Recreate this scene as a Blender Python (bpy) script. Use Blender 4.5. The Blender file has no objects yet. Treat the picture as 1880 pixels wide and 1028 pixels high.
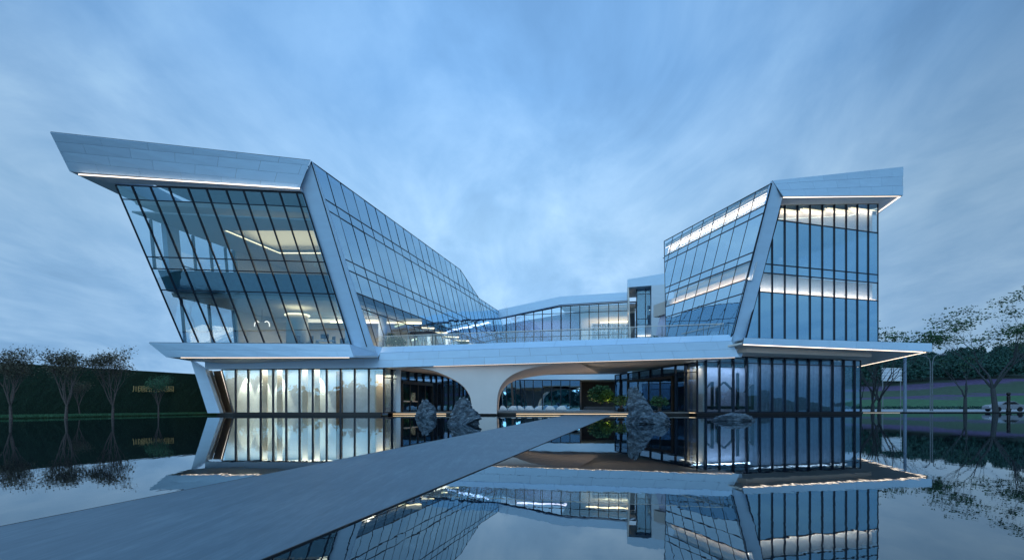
import bpy, bmesh, math, random
import numpy as np
from mathutils import Vector, noise
V3 = Vector
R = math.radians
random.seed(7)
scene = bpy.context.scene
COL = scene.collection

# ------------------------------------------------------------------ camera
F, CX, YH, CH = 1000.0, 940.0, 745.0, 0.85
cam_d = bpy.data.cameras.new('camera')
cam = bpy.data.objects.new('camera', cam_d)
COL.objects.link(cam)
cam.location = (0, 0, CH)
cam.rotation_euler = (R(90), 0, 0)
cam_d.sensor_width = 36
cam_d.lens = 36 * F / 1880
cam_d.shift_y = (YH - 514) / 1880
cam_d.clip_start = 0.1
cam_d.clip_end = 6000
scene.camera = cam

# ------------------------------------------------------------------ world
w = bpy.data.worlds.new('World')
scene.world = w
w.use_nodes = True
nt = w.node_tree
nt.nodes.clear()
def N(nt, t, **kw):
    n = nt.nodes.new(t)
    for k, v in kw.items():
        if k in n.inputs.keys() if hasattr(n.inputs, 'keys') else False:
            n.inputs[k].default_value = v
        else:
            setattr(n, k, v)
    return n
def L(nt, a, b):
    nt.links.new(a, b)
def ramp(nt, fac, stops):
    r = nt.nodes.new('ShaderNodeValToRGB')
    el = r.color_ramp.elements
    while len(el) > 1:
        el.remove(el[0])
    el[0].position = stops[0][0]; el[0].color = (*stops[0][1], 1)
    for p, c in stops[1:]:
        e = el.new(p); e.color = (*c, 1)
    L(nt, fac, r.inputs[0])
    return r.outputs[0]
def mth(nt, op, a, b=None, clamp=False):
    m = nt.nodes.new('ShaderNodeMath'); m.operation = op; m.use_clamp = clamp
    for i, x in enumerate((a, b)):
        if x is None: continue
        if isinstance(x, (int, float)): m.inputs[i].default_value = x
        else: L(nt, x, m.inputs[i])
    return m.outputs[0]
def mixc(nt, f, a, b, mode='MIX'):
    m = nt.nodes.new('ShaderNodeMix'); m.data_type = 'RGBA'; m.blend_type = mode
    for i, x in ((0, f), (6, a), (7, b)):
        if isinstance(x, (int, float)): m.inputs[i].default_value = x
        elif isinstance(x, tuple): m.inputs[i].default_value = (*x, 1)
        else: L(nt, x, m.inputs[i])
    return m.outputs[2]
tc = nt.nodes.new('ShaderNodeTexCoord')
sep = nt.nodes.new('ShaderNodeSeparateXYZ'); L(nt, tc.outputs['Generated'], sep.inputs[0])
zc = mth(nt, 'ADD', mth(nt, 'MAXIMUM', sep.outputs[2], 0.0), 0.24)
ux = mth(nt, 'DIVIDE', sep.outputs[0], zc)
uy = mth(nt, 'DIVIDE', sep.outputs[1], zc)
cmb = nt.nodes.new('ShaderNodeCombineXYZ')
L(nt, mth(nt, 'MULTIPLY', ux, 1.0), cmb.inputs[0]); L(nt, mth(nt, 'MULTIPLY', uy, 0.55), cmb.inputs[1])
cmb.inputs[2].default_value = 3.7
n1 = nt.nodes.new('ShaderNodeTexNoise'); n1.inputs['Scale'].default_value = 2.2; n1.inputs['Detail'].default_value = 10
n1.inputs['Roughness'].default_value = 0.60; n1.inputs['Distortion'].default_value = 0.6
L(nt, cmb.outputs[0], n1.inputs[0])
cmb2 = nt.nodes.new('ShaderNodeCombineXYZ')
L(nt, ux, cmb2.inputs[0]); L(nt, mth(nt, 'MULTIPLY', uy, 0.6), cmb2.inputs[1]); cmb2.inputs[2].default_value = 9.1
n2 = nt.nodes.new('ShaderNodeTexNoise'); n2.inputs['Scale'].default_value = 0.55; n2.inputs['Detail'].default_value = 3
L(nt, cmb2.outputs[0], n2.inputs[0])
n3 = nt.nodes.new('ShaderNodeTexNoise'); n3.inputs['Scale'].default_value = 6.5; n3.inputs['Detail'].default_value = 6; n3.inputs['Distortion'].default_value = .4
L(nt, cmb.outputs[0], n3.inputs[0])
cl = mth(nt, 'ADD', mth(nt, 'ADD', mth(nt, 'MULTIPLY', n1.outputs[0], 0.5), mth(nt, 'MULTIPLY', n2.outputs[0], 0.32)), mth(nt, 'MULTIPLY', n3.outputs[0], .18))
elev = ramp(nt, sep.outputs[2], [(0.0, (.27, .49, .77)), (0.13, (.28, .495, .765)), (0.3, (.31, .515, .75)), (0.5, (.19, .385, .67)), (1.0, (.15, .33, .62))])
bright = ramp(nt, cl, [(0.36, (0.66, 0.71, 0.76)), (0.44, (0.80, 0.84, 0.88)), (0.52, (1.05, 1.00, .98)), (0.62, (1.42, 1.24, 1.10))])
xx2 = mth(nt, 'MULTIPLY', mth(nt, 'MINIMUM', mth(nt, 'MULTIPLY', sep.outputs[0], sep.outputs[0]), .36), -0.60)
sidex = mth(nt, 'ADD', mth(nt, 'MULTIPLY', sep.outputs[0], -0.13), mth(nt, 'ADD', xx2, 1.10))
cloudc = mixc(nt, 1.0, elev, bright, 'MULTIPLY')
hz = mth(nt, 'MULTIPLY_ADD', mth(nt, 'SUBTRACT', 1.0, sep.outputs[2], True), 1.0)
sky = nt.nodes.new('ShaderNodeTexSky'); sky.sky_type = 'NISHITA'; sky.sun_disc = False
sky.sun_elevation = R(3); sky.sun_rotation = R(250); sky.air_density = 1.2; sky.dust_density = 0.6; sky.ozone_density = 3.0
skys = mixc(nt, 1.0, sky.outputs[0], (.05, .05, .05), 'MULTIPLY')
vm = nt.nodes.new('ShaderNodeVectorMath'); vm.operation = 'SCALE'
L(nt, cloudc, vm.inputs[0]); L(nt, sidex, vm.inputs[3])
dotn = nt.nodes.new('ShaderNodeVectorMath'); dotn.operation = 'DOT_PRODUCT'; L(nt, tc.outputs['Generated'], dotn.inputs[0]); dotn.inputs[1].default_value = (-.02, .87, .49)
glow = mth(nt, 'ADD', mth(nt, 'MULTIPLY', mth(nt, 'POWER', mth(nt, 'MAXIMUM', dotn.outputs['Value'], 0.0), 4.0), .42), .92)
vm2 = nt.nodes.new('ShaderNodeVectorMath'); vm2.operation = 'SCALE'; L(nt, vm.outputs[0], vm2.inputs[0]); L(nt, glow, vm2.inputs[3])
tot = mixc(nt, 0.96, skys, vm2.outputs[0])
bg = nt.nodes.new('ShaderNodeBackground'); bg.inputs[1].default_value = 1.0
L(nt, tot, bg.inputs[0])
out = nt.nodes.new('ShaderNodeOutputWorld'); L(nt, bg.outputs[0], out.inputs[0])

sd = bpy.data.lights.new('sun', 'SUN'); sd.energy = 1.15; sd.angle = R(60); sd.color = (.50, .80, 1.0)
so = bpy.data.objects.new('sun', sd); COL.objects.link(so)
so.rotation_euler = (R(62), 0, R(-18))
scene.view_settings.view_transform = 'Standard'
scene.view_settings.look = 'None'
scene.view_settings.exposure = 0.1
scene.view_settings.gamma = 1
scene.view_settings.use_curve_mapping = False
scene.render.engine = 'CYCLES'
scene.cycles.max_bounces = 10
scene.cycles.glossy_bounces = 5
scene.cycles.diffuse_bounces = 3
scene.cycles.transparent_max_bounces = 24
scene.cycles.caustics_reflective = True
scene.cycles.caustics_refractive = False
scene.cycles.sample_clamp_indirect = 4
scene.cycles.use_denoising = True

# ------------------------------------------------------------------ helpers
def P(px, py, d):
    return V3(((px - CX) / F * d, d, CH + (YH - py) / F * d))
def Pz(px, py, z):
    return P(px, py, (z - CH) * F / (YH - py))
def Pzd(px, z, d):
    return V3(((px - CX) / F * d, d, z))

def tag(o, label=None, cat=None, group=None, kind=None):
    if label: o['label'] = label
    if cat: o['category'] = cat
    if group: o['group'] = group
    if kind: o['kind'] = kind
    return o
def empty(name, loc=(0, 0, 0), parent=None):
    o = bpy.data.objects.new(name, None); o.empty_display_size = .3
    o.location = loc; COL.objects.link(o)
    if parent: o.parent = parent
    return o

class MB:
    def __init__(s): s.v = []; s.f = []
    def add(s, vs, fs):
        b = len(s.v); s.v += [tuple(x) for x in vs]; s.f += [tuple(i + b for i in f) for f in fs]
    def prism(s, pts, vec):
        vec = V3(vec); n = len(pts); a = [V3(p) for p in pts]; b = [p + vec for p in a]
        fs = [tuple(range(n - 1, -1, -1)), tuple(range(n, 2 * n))] + [(i, (i + 1) % n, n + (i + 1) % n, n + i) for i in range(n)]
        s.add(a + b, fs); return s
    def hull2(s, A, B):       # two matching rings
        n = len(A)
        s.add(list(A) + list(B), [tuple(range(n - 1, -1, -1)), tuple(range(n, 2 * n))] + [(i, (i + 1) % n, n + (i + 1) % n, n + i) for i in range(n)])
        return s
    def box(s, c, size, rz=0):
        x, y, z = [q / 2 for q in size]; co, si = math.cos(rz), math.sin(rz); c = V3(c)
        pts = [c + V3((a * x * co - b * y * si, a * x * si + b * y * co, e * z)) for e in (-1, 1) for a, b in ((-1, -1), (1, -1), (1, 1), (-1, 1))]
        s.add(pts, [(3, 2, 1, 0), (4, 5, 6, 7), (0, 1, 5, 4), (1, 2, 6, 5), (2, 3, 7, 6), (3, 0, 4, 7)]); return s
    def bar(s, a, b, wv, dv):  # bar from a to b, full-width vector wv, depth vector dv
        a, b, wv, dv = V3(a), V3(b), V3(wv) / 2, V3(dv) / 2
        A = [a - wv - dv, a + wv - dv, a + wv + dv, a - wv + dv]
        B = [b - wv - dv, b + wv - dv, b + wv + dv, b - wv + dv]
        return s.hull2(A, B)
    def tube(s, pts, rads, n=6, cap=True):
        pts = [V3(p) for p in pts]; rings = []
        up = V3((0.13, 0.31, 1)).normalized()
        for i, p in enumerate(pts):
            d = (pts[min(i + 1, len(pts) - 1)] - pts[max(i - 1, 0)])
            if d.length < 1e-7: d = V3((0, 0, 1))
            d.normalize()
            a = d.cross(up)
            if a.length < 1e-3: a = d.cross(V3((1, 0, 0)))
            a.normalize(); b = d.cross(a)
            r = rads[i] if hasattr(rads, '__len__') else rads
            rings.append([p + (a * math.cos(t) + b * math.sin(t)) * r for t in [2 * math.pi * k / n for k in range(n)]])
        vs = [q for r in rings for q in r]; fs = []
        for i in range(len(pts) - 1):
            for k in range(n):
                fs.append((i * n + k, i * n + (k + 1) % n, (i + 1) * n + (k + 1) % n, (i + 1) * n + k))
        if cap:
            fs.append(tuple(range(n - 1, -1, -1))); fs.append(tuple((len(pts) - 1) * n + k for k in range(n)))
        s.add(vs, fs); return s
    def lathe(s, c, prof, n=20):
        c = V3(c); vs = []; fs = []
        for r, z in prof:
            vs += [c + V3((r * math.cos(2 * math.pi * k / n), r * math.sin(2 * math.pi * k / n), z)) for k in range(n)]
        for i in range(len(prof) - 1):
            for k in range(n):
                fs.append((i * n + k, i * n + (k + 1) % n, (i + 1) * n + (k + 1) % n, (i + 1) * n + k))
        fs.append(tuple(range(n - 1, -1, -1))); fs.append(tuple((len(prof) - 1) * n + k for k in range(n)))
        s.add(vs, fs); return s
    def build(s, name, mat, parent=None, smooth=False, kind=None):
        me = bpy.data.meshes.new(name); me.from_pydata(s.v, [], s.f); me.materials.append(mat)
        if smooth: me.polygons.foreach_set('use_smooth', [True] * len(me.polygons))
        me.update()
        if len(s.f) > 4 and len(s.v) < 60000:
            bm = bmesh.new(); bm.from_mesh(me)
            if all(e.is_manifold for e in bm.edges):
                bmesh.ops.recalc_face_normals(bm, faces=bm.faces); bm.to_mesh(me)
            bm.free()
        o = bpy.data.objects.new(name, me); COL.objects.link(o)
        if parent:
            o.parent = parent
            if parent.parent is None: pl = parent.location
            else: pl = parent.location + parent.parent.location
            o.matrix_parent_inverse.identity()
            if pl.length > 1e-6:
                me.transform(__import__('mathutils').Matrix.Translation(-pl))
        if kind: o['kind'] = kind
        return o
def bevel(o, wd, seg=2):
    m = o.modifiers.new('bevel', 'BEVEL'); m.width = wd; m.segments = seg; m.limit_method = 'ANGLE'; m.angle_limit = R(40)
    return o

# ------------------------------------------------------------------ materials
def newmat(name):
    m = bpy.data.materials.new(name); m.use_nodes = True
    nt = m.node_tree; b = nt.nodes['Principled BSDF']; o = nt.nodes['Material Output']
    return m, nt, b, o
def objcoord(nt, scale=(1, 1, 1), rot=(0, 0, 0), src='Object'):
    t = nt.nodes.new('ShaderNodeTexCoord'); mp = nt.nodes.new('ShaderNodeMapping')
    mp.inputs['Scale'].default_value = scale; mp.inputs['Rotation'].default_value = rot
    L(nt, t.outputs[src], mp.inputs[0]); return mp.outputs[0]
def noise_n(nt, vec, scale, detail=4, rough=.55, dist=0):
    n = nt.nodes.new('ShaderNodeTexNoise'); n.inputs['Scale'].default_value = scale; n.inputs['Detail'].default_value = detail
    n.inputs['Roughness'].default_value = rough; n.inputs['Distortion'].default_value = dist
    L(nt, vec, n.inputs[0]); return n.outputs[0]
def bump(nt, h, b, strength, dist=.02):
    bp = nt.nodes.new('ShaderNodeBump'); bp.inputs['Strength'].default_value = strength; bp.inputs['Distance'].default_value = dist
    L(nt, h, bp.inputs['Height']); L(nt, bp.outputs[0], b.inputs['Normal']); return bp
def simple(name, col, rough=.5, metal=0, var=.15, nscale=3.0, bmp=0, spec=.5):
    m, nt, b, o = newmat(name)
    v = objcoord(nt); n = noise_n(nt, v, nscale, 5)
    c2 = tuple(min(1, c * (1 + var)) for c in col); c1 = tuple(c * (1 - var) for c in col)
    L(nt, ramp(nt, n, [(.3, c1), (.7, c2)]), b.inputs['Base Color'])
    b.inputs['Roughness'].default_value = rough; b.inputs['Metallic'].default_value = metal
    b.inputs['Specular IOR Level'].default_value = spec
    if bmp: bump(nt, n, b, bmp)
    return m
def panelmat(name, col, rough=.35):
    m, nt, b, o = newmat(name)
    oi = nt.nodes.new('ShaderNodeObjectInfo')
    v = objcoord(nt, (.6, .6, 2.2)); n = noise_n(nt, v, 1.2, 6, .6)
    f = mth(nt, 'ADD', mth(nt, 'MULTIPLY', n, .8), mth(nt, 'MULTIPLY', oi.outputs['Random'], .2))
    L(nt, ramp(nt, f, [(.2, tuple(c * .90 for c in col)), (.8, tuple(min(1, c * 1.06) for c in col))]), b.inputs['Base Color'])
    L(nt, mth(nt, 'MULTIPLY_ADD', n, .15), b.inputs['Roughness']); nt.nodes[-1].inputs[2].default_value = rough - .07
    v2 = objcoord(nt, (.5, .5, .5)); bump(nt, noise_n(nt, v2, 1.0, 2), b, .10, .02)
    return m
def glassmat(name, tint=(.86, .92, .95), r0=.16, rough=0.0, rcol=(1, 1, 1), wob=.25):
    m, nt, b, o = newmat(name); nt.nodes.remove(b)
    lw = nt.nodes.new('ShaderNodeLayerWeight'); lw.inputs[0].default_value = .5
    fac = mth(nt, 'ADD', mth(nt, 'MULTIPLY', mth(nt, 'POWER', lw.outputs['Facing'], 3.5), 1 - r0), r0, True)
    g = nt.nodes.new('ShaderNodeBsdfGlossy'); g.inputs['Roughness'].default_value = rough; g.inputs['Color'].default_value = (*rcol, 1)
    bp = nt.nodes.new('ShaderNodeBump'); bp.inputs['Strength'].default_value = wob; bp.inputs['Distance'].default_value = .012
    L(nt, noise_n(nt, objcoord(nt), .8, 2), bp.inputs['Height']); L(nt, bp.outputs[0], g.inputs['Normal'])
    t = nt.nodes.new('ShaderNodeBsdfTransparent'); t.inputs[0].default_value = (*tint, 1)
    mx = nt.nodes.new('ShaderNodeMixShader'); L(nt, fac, mx.inputs[0]); L(nt, t.outputs[0], mx.inputs[1]); L(nt, g.outputs[0], mx.inputs[2])
    L(nt, mx.outputs[0], o.inputs[0]); return m
def emit(name, col, s):
    m, nt, b, o = newmat(name)
    b.inputs['Base Color'].default_value = (.8, .8, .8, 1)
    b.inputs['Emission Color'].default_value = (*col, 1); b.inputs['Emission Strength'].default_value = s
    return m

M = {}
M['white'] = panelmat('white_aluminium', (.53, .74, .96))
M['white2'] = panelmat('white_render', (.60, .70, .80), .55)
M['soffit'] = simple('soffit_aluminium', (.62, .60, .57), .38, 0, .05, .6)
M['pier'] = simple('warm_white_render', (.64, .60, .59), .55, 0, .05, .5)
M['gap'] = simple('joint_shadow_gap', (.16, .19, .22), .7)
M['frame'] = simple('dark_aluminium_frame', (.006, .014, .030), .35, .3, .2)
M['bronze'] = simple('bronze_door_frame', (.055, .038, .026), .35, .6, .2)
M['glass'] = glassmat('reflective_glass', (.80, .90, .97), .42, rcol=(.56, .90, 1.0))
M['glass_side'] = glassmat('reflective_side_glass', (.70, .84, .99), .86, rcol=(.64, .87, 1.0))
M['glass_gallery'] = glassmat('gallery_glass', (.88, .93, .96), .12, rcol=(.6, .88, 1.0))
M['glass_tower'] = glassmat('tower_glass', (.74, .86, .99), .80, rcol=(.46, .80, 1.0))
M['glass_link'] = glassmat('link_glass', (.88, .91, .94), .08, rcol=(.5, .8, 1.0))
M['glass_gallery2'] = glassmat('dusk_gallery_glass', (.80, .88, .96), .14, rcol=(.5, .85, 1.0))
M['glass_glow'] = glassmat('light_box_glass', (.95, .96, .98), .24, rcol=(.6, .88, 1.0))
M['glass_clear'] = glassmat('clear_glass', (.90, .94, .95), .05)
M['glass_front'] = glassmat('tinted_front_glass', (.84, .91, .95), .17, rcol=(.5,.82,1))
M['glass_dark'] = glassmat('dark_tinted_glass', (.58, .65, .71), .10, rcol=(.45,.75,1))
M['glass_rail'] = glassmat('railing_glass', (.92, .96, .97), .03)
M['spandrel'] = simple('blue_grey_spandrel', (.04, .12, .20), .3)
M['curtain'] = simple('lilac_curtain', (.52, .56, .72), .8, 0, .12, 2)
M['interior'] = simple('cream_interior_wall', (.62, .57, .48), .7, 0, .06, .6)
M['interior_dark'] = simple('dark_interior', (.07, .07, .075), .7)
M['wood'] = simple('walnut_panel', (.16, .10, .06), .5, 0, .25, 2)
M['ceil'] = simple('interior_ceiling', (.60, .58, .54), .8, 0, .04, .5)
M['floor_in'] = simple('interior_floor', (.28, .27, .26), .4)
M['led'] = emit('led_strip_white', (1.0, .80, .62), 1.9)
M['led_soft'] = emit('led_strip_facade', (1.0, .78, .60), 2.2)
M['led_warm'] = emit('led_strip_warm', (1.0, .66, .30), 1.1)
M['led_cove'] = emit('cove_light', (1.0, .82, .46), 2.4)
M['led_glow'] = emit('glow_box_light', (1.0, .78, .58), 3.0)
M['paper'] = simple('white_upholstery', (.84, .88, .92), .7)
M['stone_floor'] = simple('plaza_stone', (.20, .20, .20), .5, 0, .15, 1)
M['lawn_dark'] = simple('groundcover', (.030, .075, .030), .9, 0, .5, 6)
M['bark'] = simple('bark', (.10, .080, .075), .9, 0, .4, 14, .5)
M['bark_blue'] = simple('painted_bark', (.040, .050, .060), .9, 0, .4, 14, .4)
M['pot'] = simple('dark_pot', (.03, .032, .035), .5)
M['lamp_grey'] = simple('lamp_post_grey', (.16, .19, .22), .45, .4)
M['black'] = simple('black_metal', (.012, .013, .016), .4, .4)
M['gold'] = simple('gold_metal', (.85, .60, .26), .45, .3, .1)
def leafmat(name, c1, c2, c3=None):
    m, nt, b, o = newmat(name)
    oi = nt.nodes.new('ShaderNodeNewGeometry')
    st = [(0, c1), (.6, c2)] + ([(1, c3)] if c3 else [(1, c2)])
    n = noise_n(nt, objcoord(nt), 1.2, 3)
    f = mth(nt, 'ADD', mth(nt, 'MULTIPLY', oi.outputs['Random Per Island'], .6), mth(nt, 'MULTIPLY', n, .4))
    L(nt, ramp(nt, f, st), b.inputs['Base Color']); b.inputs['Roughness'].default_value = .6
    b.inputs['Specular IOR Level'].default_value = .25
    return m
M['leaf'] = leafmat('leaf_green', (.018, .050, .022), (.035, .095, .040), (.06, .14, .06))
M['leaf_dark'] = leafmat('leaf_brownish', (.05, .055, .040), (.10, .095, .065), (.15, .12, .08))
M['leaf_pale'] = leafmat('leaf_pale_green', (.03, .10, .05), (.06, .17, .09), (.10, .24, .14))
M['leaf_shrub'] = leafmat('leaf_shrub', (.025, .06, .012), (.06, .12, .02), (.12, .19, .03))
M['forest'] = leafmat('forest_leaf', (.012, .045, .045), (.020, .075, .066), (.04, .12, .085))

# water
m, nt, b, o = newmat('dark_reflecting_pool'); nt.nodes.remove(b)
fr = nt.nodes.new('ShaderNodeFresnel'); fr.inputs[0].default_value = 1.33
fac = mth(nt, 'ADD', mth(nt, 'MULTIPLY', fr.outputs[0], .75), .20, True)
g = nt.nodes.new('ShaderNodeBsdfGlossy'); g.inputs['Roughness'].default_value = .004; g.inputs['Color'].default_value = (.86, .92, .94, 1)
d_ = nt.nodes.new('ShaderNodeBsdfDiffuse'); d_.inputs['Color'].default_value = (.006, .010, .016, 1)
v = objcoord(nt, (1, .35, 1))
h1 = noise_n(nt, v, 5.0, 3, .5, .3)
h2 = noise_n(nt, objcoord(nt, (1, .25, 1)), .5, 2)
hh = mth(nt, 'ADD', mth(nt, 'MULTIPLY', h1, .35), mth(nt, 'MULTIPLY', h2, .5))
bp = nt.nodes.new('ShaderNodeBump'); bp.inputs['Strength'].default_value = .16; bp.inputs['Distance'].default_value = .008
L(nt, hh, bp.inputs['Height']); L(nt, bp.outputs[0], g.inputs['Normal'])
mx = nt.nodes.new('ShaderNodeMixShader'); L(nt, fac, mx.inputs[0]); L(nt, d_.outputs[0], mx.inputs[1]); L(nt, g.outputs[0], mx.inputs[2])
L(nt, mx.outputs[0], o.inputs[0]); M['water'] = m

# path stone: brushed along its length
m, nt, b, o = newmat('brushed_grey_stone')
ang = math.atan2(8.2, 45)
v = objcoord(nt, (9, .7, 1), (0, 0, ang)); s1 = noise_n(nt, v, 1.0, 8, .68, .25)
v2 = objcoord(nt, (40, 4, 1), (0, 0, ang)); s2 = noise_n(nt, v2, 1.0, 6, .6, .2)
v3 = objcoord(nt, (1, 1, 1)); s3 = noise_n(nt, v3, .8, 3)
f = mth(nt, 'ADD', mth(nt, 'ADD', mth(nt, 'MULTIPLY', s1, .45), mth(nt, 'MULTIPLY', s2, .3)), mth(nt, 'MULTIPLY', s3, .25))
L(nt, ramp(nt, f, [(.34, (.075, .125, .165)), (.5, (.105, .165, .212)), (.66, (.165, .24, .295))]), b.inputs['Base Color'])
b.inputs['Roughness'].default_value = .5; bump(nt, f, b, .35, .01)
M['path'] = m

# rock
m, nt, b, o = newmat('dark_slate_rock')
v = objcoord(nt, (1, 1, 2.6), (.5, .35, 0)); w1 = noise_n(nt, v, 1.9, 8, .62, 1.6)
v2 = objcoord(nt, (1, 1, 1)); w2 = noise_n(nt, v2, 22, 5, .7)
f = mth(nt, 'ADD', mth(nt, 'MULTIPLY', w1, .65), mth(nt, 'MULTIPLY', w2, .35))
c = ramp(nt, f, [(.40, (.010, .018, .030)), (.50, (.042, .070, .10)), (.56, (.12, .17, .22)), (.60, (.08, .12, .16)), (.66, (.60, .68, .76))])
L(nt, c, b.inputs['Base Color']); b.inputs['Roughness'].default_value = .42
bump(nt, f, b, .8, .06)
M['rock'] = m

# ------------------------------------------------------------------ plane helper and facades
class Pl:
    def __init__(s, O, U, V):
        s.O = V3(O); s.U = V3(U).normalized(); s.V = V3(V).normalized()
        s.N = s.U.cross(s.V).normalized()
        if s.N.dot(V3((0, 0, CH)) - s.O) < 0: s.N = -s.N
    def ray(s, px, py):
        r = V3(((px - CX) / F, 1, (YH - py) / F)); c = V3((0, 0, CH))
        t = (s.O - c).dot(s.N) / r.dot(s.N); return c + r * t
    def uv(s, p):
        q = V3(p) - s.O; a = s.U.dot(s.V); du, dv = q.dot(s.U), q.dot(s.V); k = 1 - a * a
        return ((du - a * dv) / k, (dv - a * du) / k)
    def hit(s, px, py): return s.uv(s.ray(px, py))
    def pt(s, u, v, off=0): return s.O + s.U * u + s.V * v + s.N * off
def area2(p): return sum(p[i][0] * p[(i + 1) % len(p)][1] - p[(i + 1) % len(p)][0] * p[i][1] for i in range(len(p)))
def clip(poly, conv):
    if area2(conv) < 0: conv = conv[::-1]
    for i in range(len(conv)):
        a, b = conv[i], conv[(i + 1) % len(conv)]
        out = []
        def side(p): return (b[0] - a[0]) * (p[1] - a[1]) - (b[1] - a[1]) * (p[0] - a[0])
        for j in range(len(poly)):
            p, q = poly[j], poly[(j + 1) % len(poly)]; sp, sq = side(p), side(q)
            if sp >= 0: out.append(p)
            if (sp > 0 > sq) or (sp < 0 < sq):
                t = sp / (sp - sq); out.append((p[0] + t * (q[0] - p[0]), p[1] + t * (q[1] - p[1])))
        poly = out
        if not poly: return []
    return poly
def seg_clip(p, q, conv):
    eps = 1e-4; d = V3((q[0] - p[0], q[1] - p[1], 0)); n = V3((-d.y, d.x, 0)).normalized() * eps
    r = clip([(p[0] - n.x, p[1] - n.y), (q[0] - n.x, q[1] - n.y), (q[0] + n.x, q[1] + n.y), (p[0] + n.x, p[1] + n.y)], conv)
    if not r: return None
    r.sort(key=lambda a: (a[0] - p[0]) * d.x + (a[1] - p[1]) * d.y)
    a, b = r[0], r[-1]
    if (V3((*a, 0)) - V3((*b, 0))).length < .15: return None
    return a, b
def facade(parent, name, pl, zones, us, vs, glass, mw=.07, md=.16, tw=.07, td=.12, rowmat=None, edge=.1, wob=.006, label=None, skip=None):
    """zones: convex outlines in (u, v); us / vs: lines of the grid"""
    par = MB()
    for zn in zones:
        for i in range(len(zn)):
            a, b = zn[i], zn[(i + 1) % len(zn)]
            A, B = pl.pt(*a, -.03), pl.pt(*b, -.03); dd = (B - A).normalized(); wv = dd.cross(pl.N) * edge
            par.bar(A, B, wv, pl.N * td)
    fo = par.build(name, M['frame'], parent)
    if label: fo['label'] = label
    U = sorted(us); Vs = sorted(vs)
    lo_u = min(p[0] for z in zones for p in z) - 1; hi_u = max(p[0] for z in zones for p in z) + 1
    lo_v = min(p[1] for z in zones for p in z) - 1; hi_v = max(p[1] for z in zones for p in z) + 1
    UU = [lo_u] + [u for u in U if lo_u < u < hi_u] + [hi_u]; VV = [lo_v] + [v_ for v_ in Vs if lo_v < v_ < hi_v] + [hi_v]
    for zn in zones:
        for i in range(len(UU) - 1):
            for j in range(len(VV) - 1):
                cell = [(UU[i], VV[j]), (UU[i + 1], VV[j]), (UU[i + 1], VV[j + 1]), (UU[i], VV[j + 1])]
                c = clip(cell, zn)
                if len(c) < 3 or abs(area2(c)) < .06: continue
                if skip and skip(i, j): continue
                ta, tb = random.uniform(-wob, wob), random.uniform(-wob, wob)
                cu = sum(p[0] for p in c) / len(c); cv = sum(p[1] for p in c) / len(c)
                pts = [pl.pt(p[0], p[1], ta * (p[0] - cu) + tb * (p[1] - cv) - .01) for p in c]
                MB().prism(pts, pl.N * -.02).build('pane', (rowmat(i, j) if rowmat else glass) or glass, fo)
    for zn in zones:
        for u in U:
            s = seg_clip((u, lo_v), (u, hi_v), zn)
            if s: MB().bar(pl.pt(*s[0], md / 2 - .045), pl.pt(*s[1], md / 2 - .045), pl.U * mw, pl.N * md).build('mullion', M['frame'], fo)
        for v_ in Vs:
            s = seg_clip((lo_u, v_), (hi_u, v_), zn)
            if s: MB().bar(pl.pt(*s[0], td / 2 - .05), pl.pt(*s[1], td / 2 - .05), pl.V * tw, pl.N * td).build('transom', M['frame'], fo)
    return fo
def lerp(a, b, t): return a + (b - a) * t
def cladding(parent, name, TL, TR, BR, BL, rl, rr, plen, mat, th=.035, gap=.015, offs=(0, .5), label=None):
    """panels on the quad, rows given as fractions down the left and right ends"""
    TL, TR, BR, BL = map(V3, (TL, TR, BR, BL))
    n = (TR - TL).cross(BL - TL).normalized()
    if n.dot(V3((0, 0, CH)) - TL) < 0: n = -n
    bk_ = MB(); gn = 14; ga_ = [lerp(TL, TR, i / gn) for i in range(gn + 1)] + [lerp(BL, BR, i / gn) for i in range(gn + 1)]
    gb_ = [q - n * .14 for q in ga_]; m_ = gn + 1
    bk_.add([q - n * .004 for q in ga_] + gb_, [(i, i + 1, m_ + i + 1, m_ + i) for i in range(gn)] + [(2 * m_ + i, 3 * m_ + i, 3 * m_ + i + 1, 2 * m_ + i + 1) for i in range(gn)]
            + [(i, 2 * m_ + i, 2 * m_ + i + 1, i + 1) for i in range(gn)] + [(m_ + i, m_ + i + 1, 3 * m_ + i + 1, 3 * m_ + i) for i in range(gn)] + [(0, m_, 3 * m_, 2 * m_), (gn, 2 * m_ + gn, 3 * m_ + gn, m_ + gn)])
    back = bk_.build(name, M['gap'], parent)
    if label: back['label'] = label
    length = ((TR - TL).length + (BR - BL).length) / 2
    g = gap / 2
    for r in range(len(rl) - 1):
        x = -plen * offs[r % len(offs)]
        while x < length - .01:
            x0, x1 = max(0, x) + g, min(length, x + plen) - g
            x += plen
            if x1 - x0 < .12: continue
            def pt(xx, k):
                t = xx / length; a = lerp(TL, BL, rl[k]); b = lerp(TR, BR, rr[k]); return lerp(a, b, t)
            c = [pt(x0, r), pt(x1, r), pt(x1, r + 1), pt(x0, r + 1)]
            dn = (c[3] - c[0]).normalized() * g
            if (c[3] - c[0]).length < .08 and (c[2] - c[1]).length < .08: continue
            c = [c[0] + dn, c[1] + dn, c[2] - dn, c[3] - dn]
            c = [q + n * .002 for q in c]
            MB().prism(c, n * th).build('panel', mat, back)
    return back
def strip(parent, a, b, mat, sz=.06, name='light_strip'):
    a, b = V3(a), V3(b); d = (b - a).normalized(); up = V3((0, 0, 1)) if abs(d.z) < .9 else V3((1, 0, 0))
    s = d.cross(up).normalized(); u2 = s.cross(d)
    return MB().bar(a, b, s * sz, u2 * sz).build(name, mat, parent)
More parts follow.
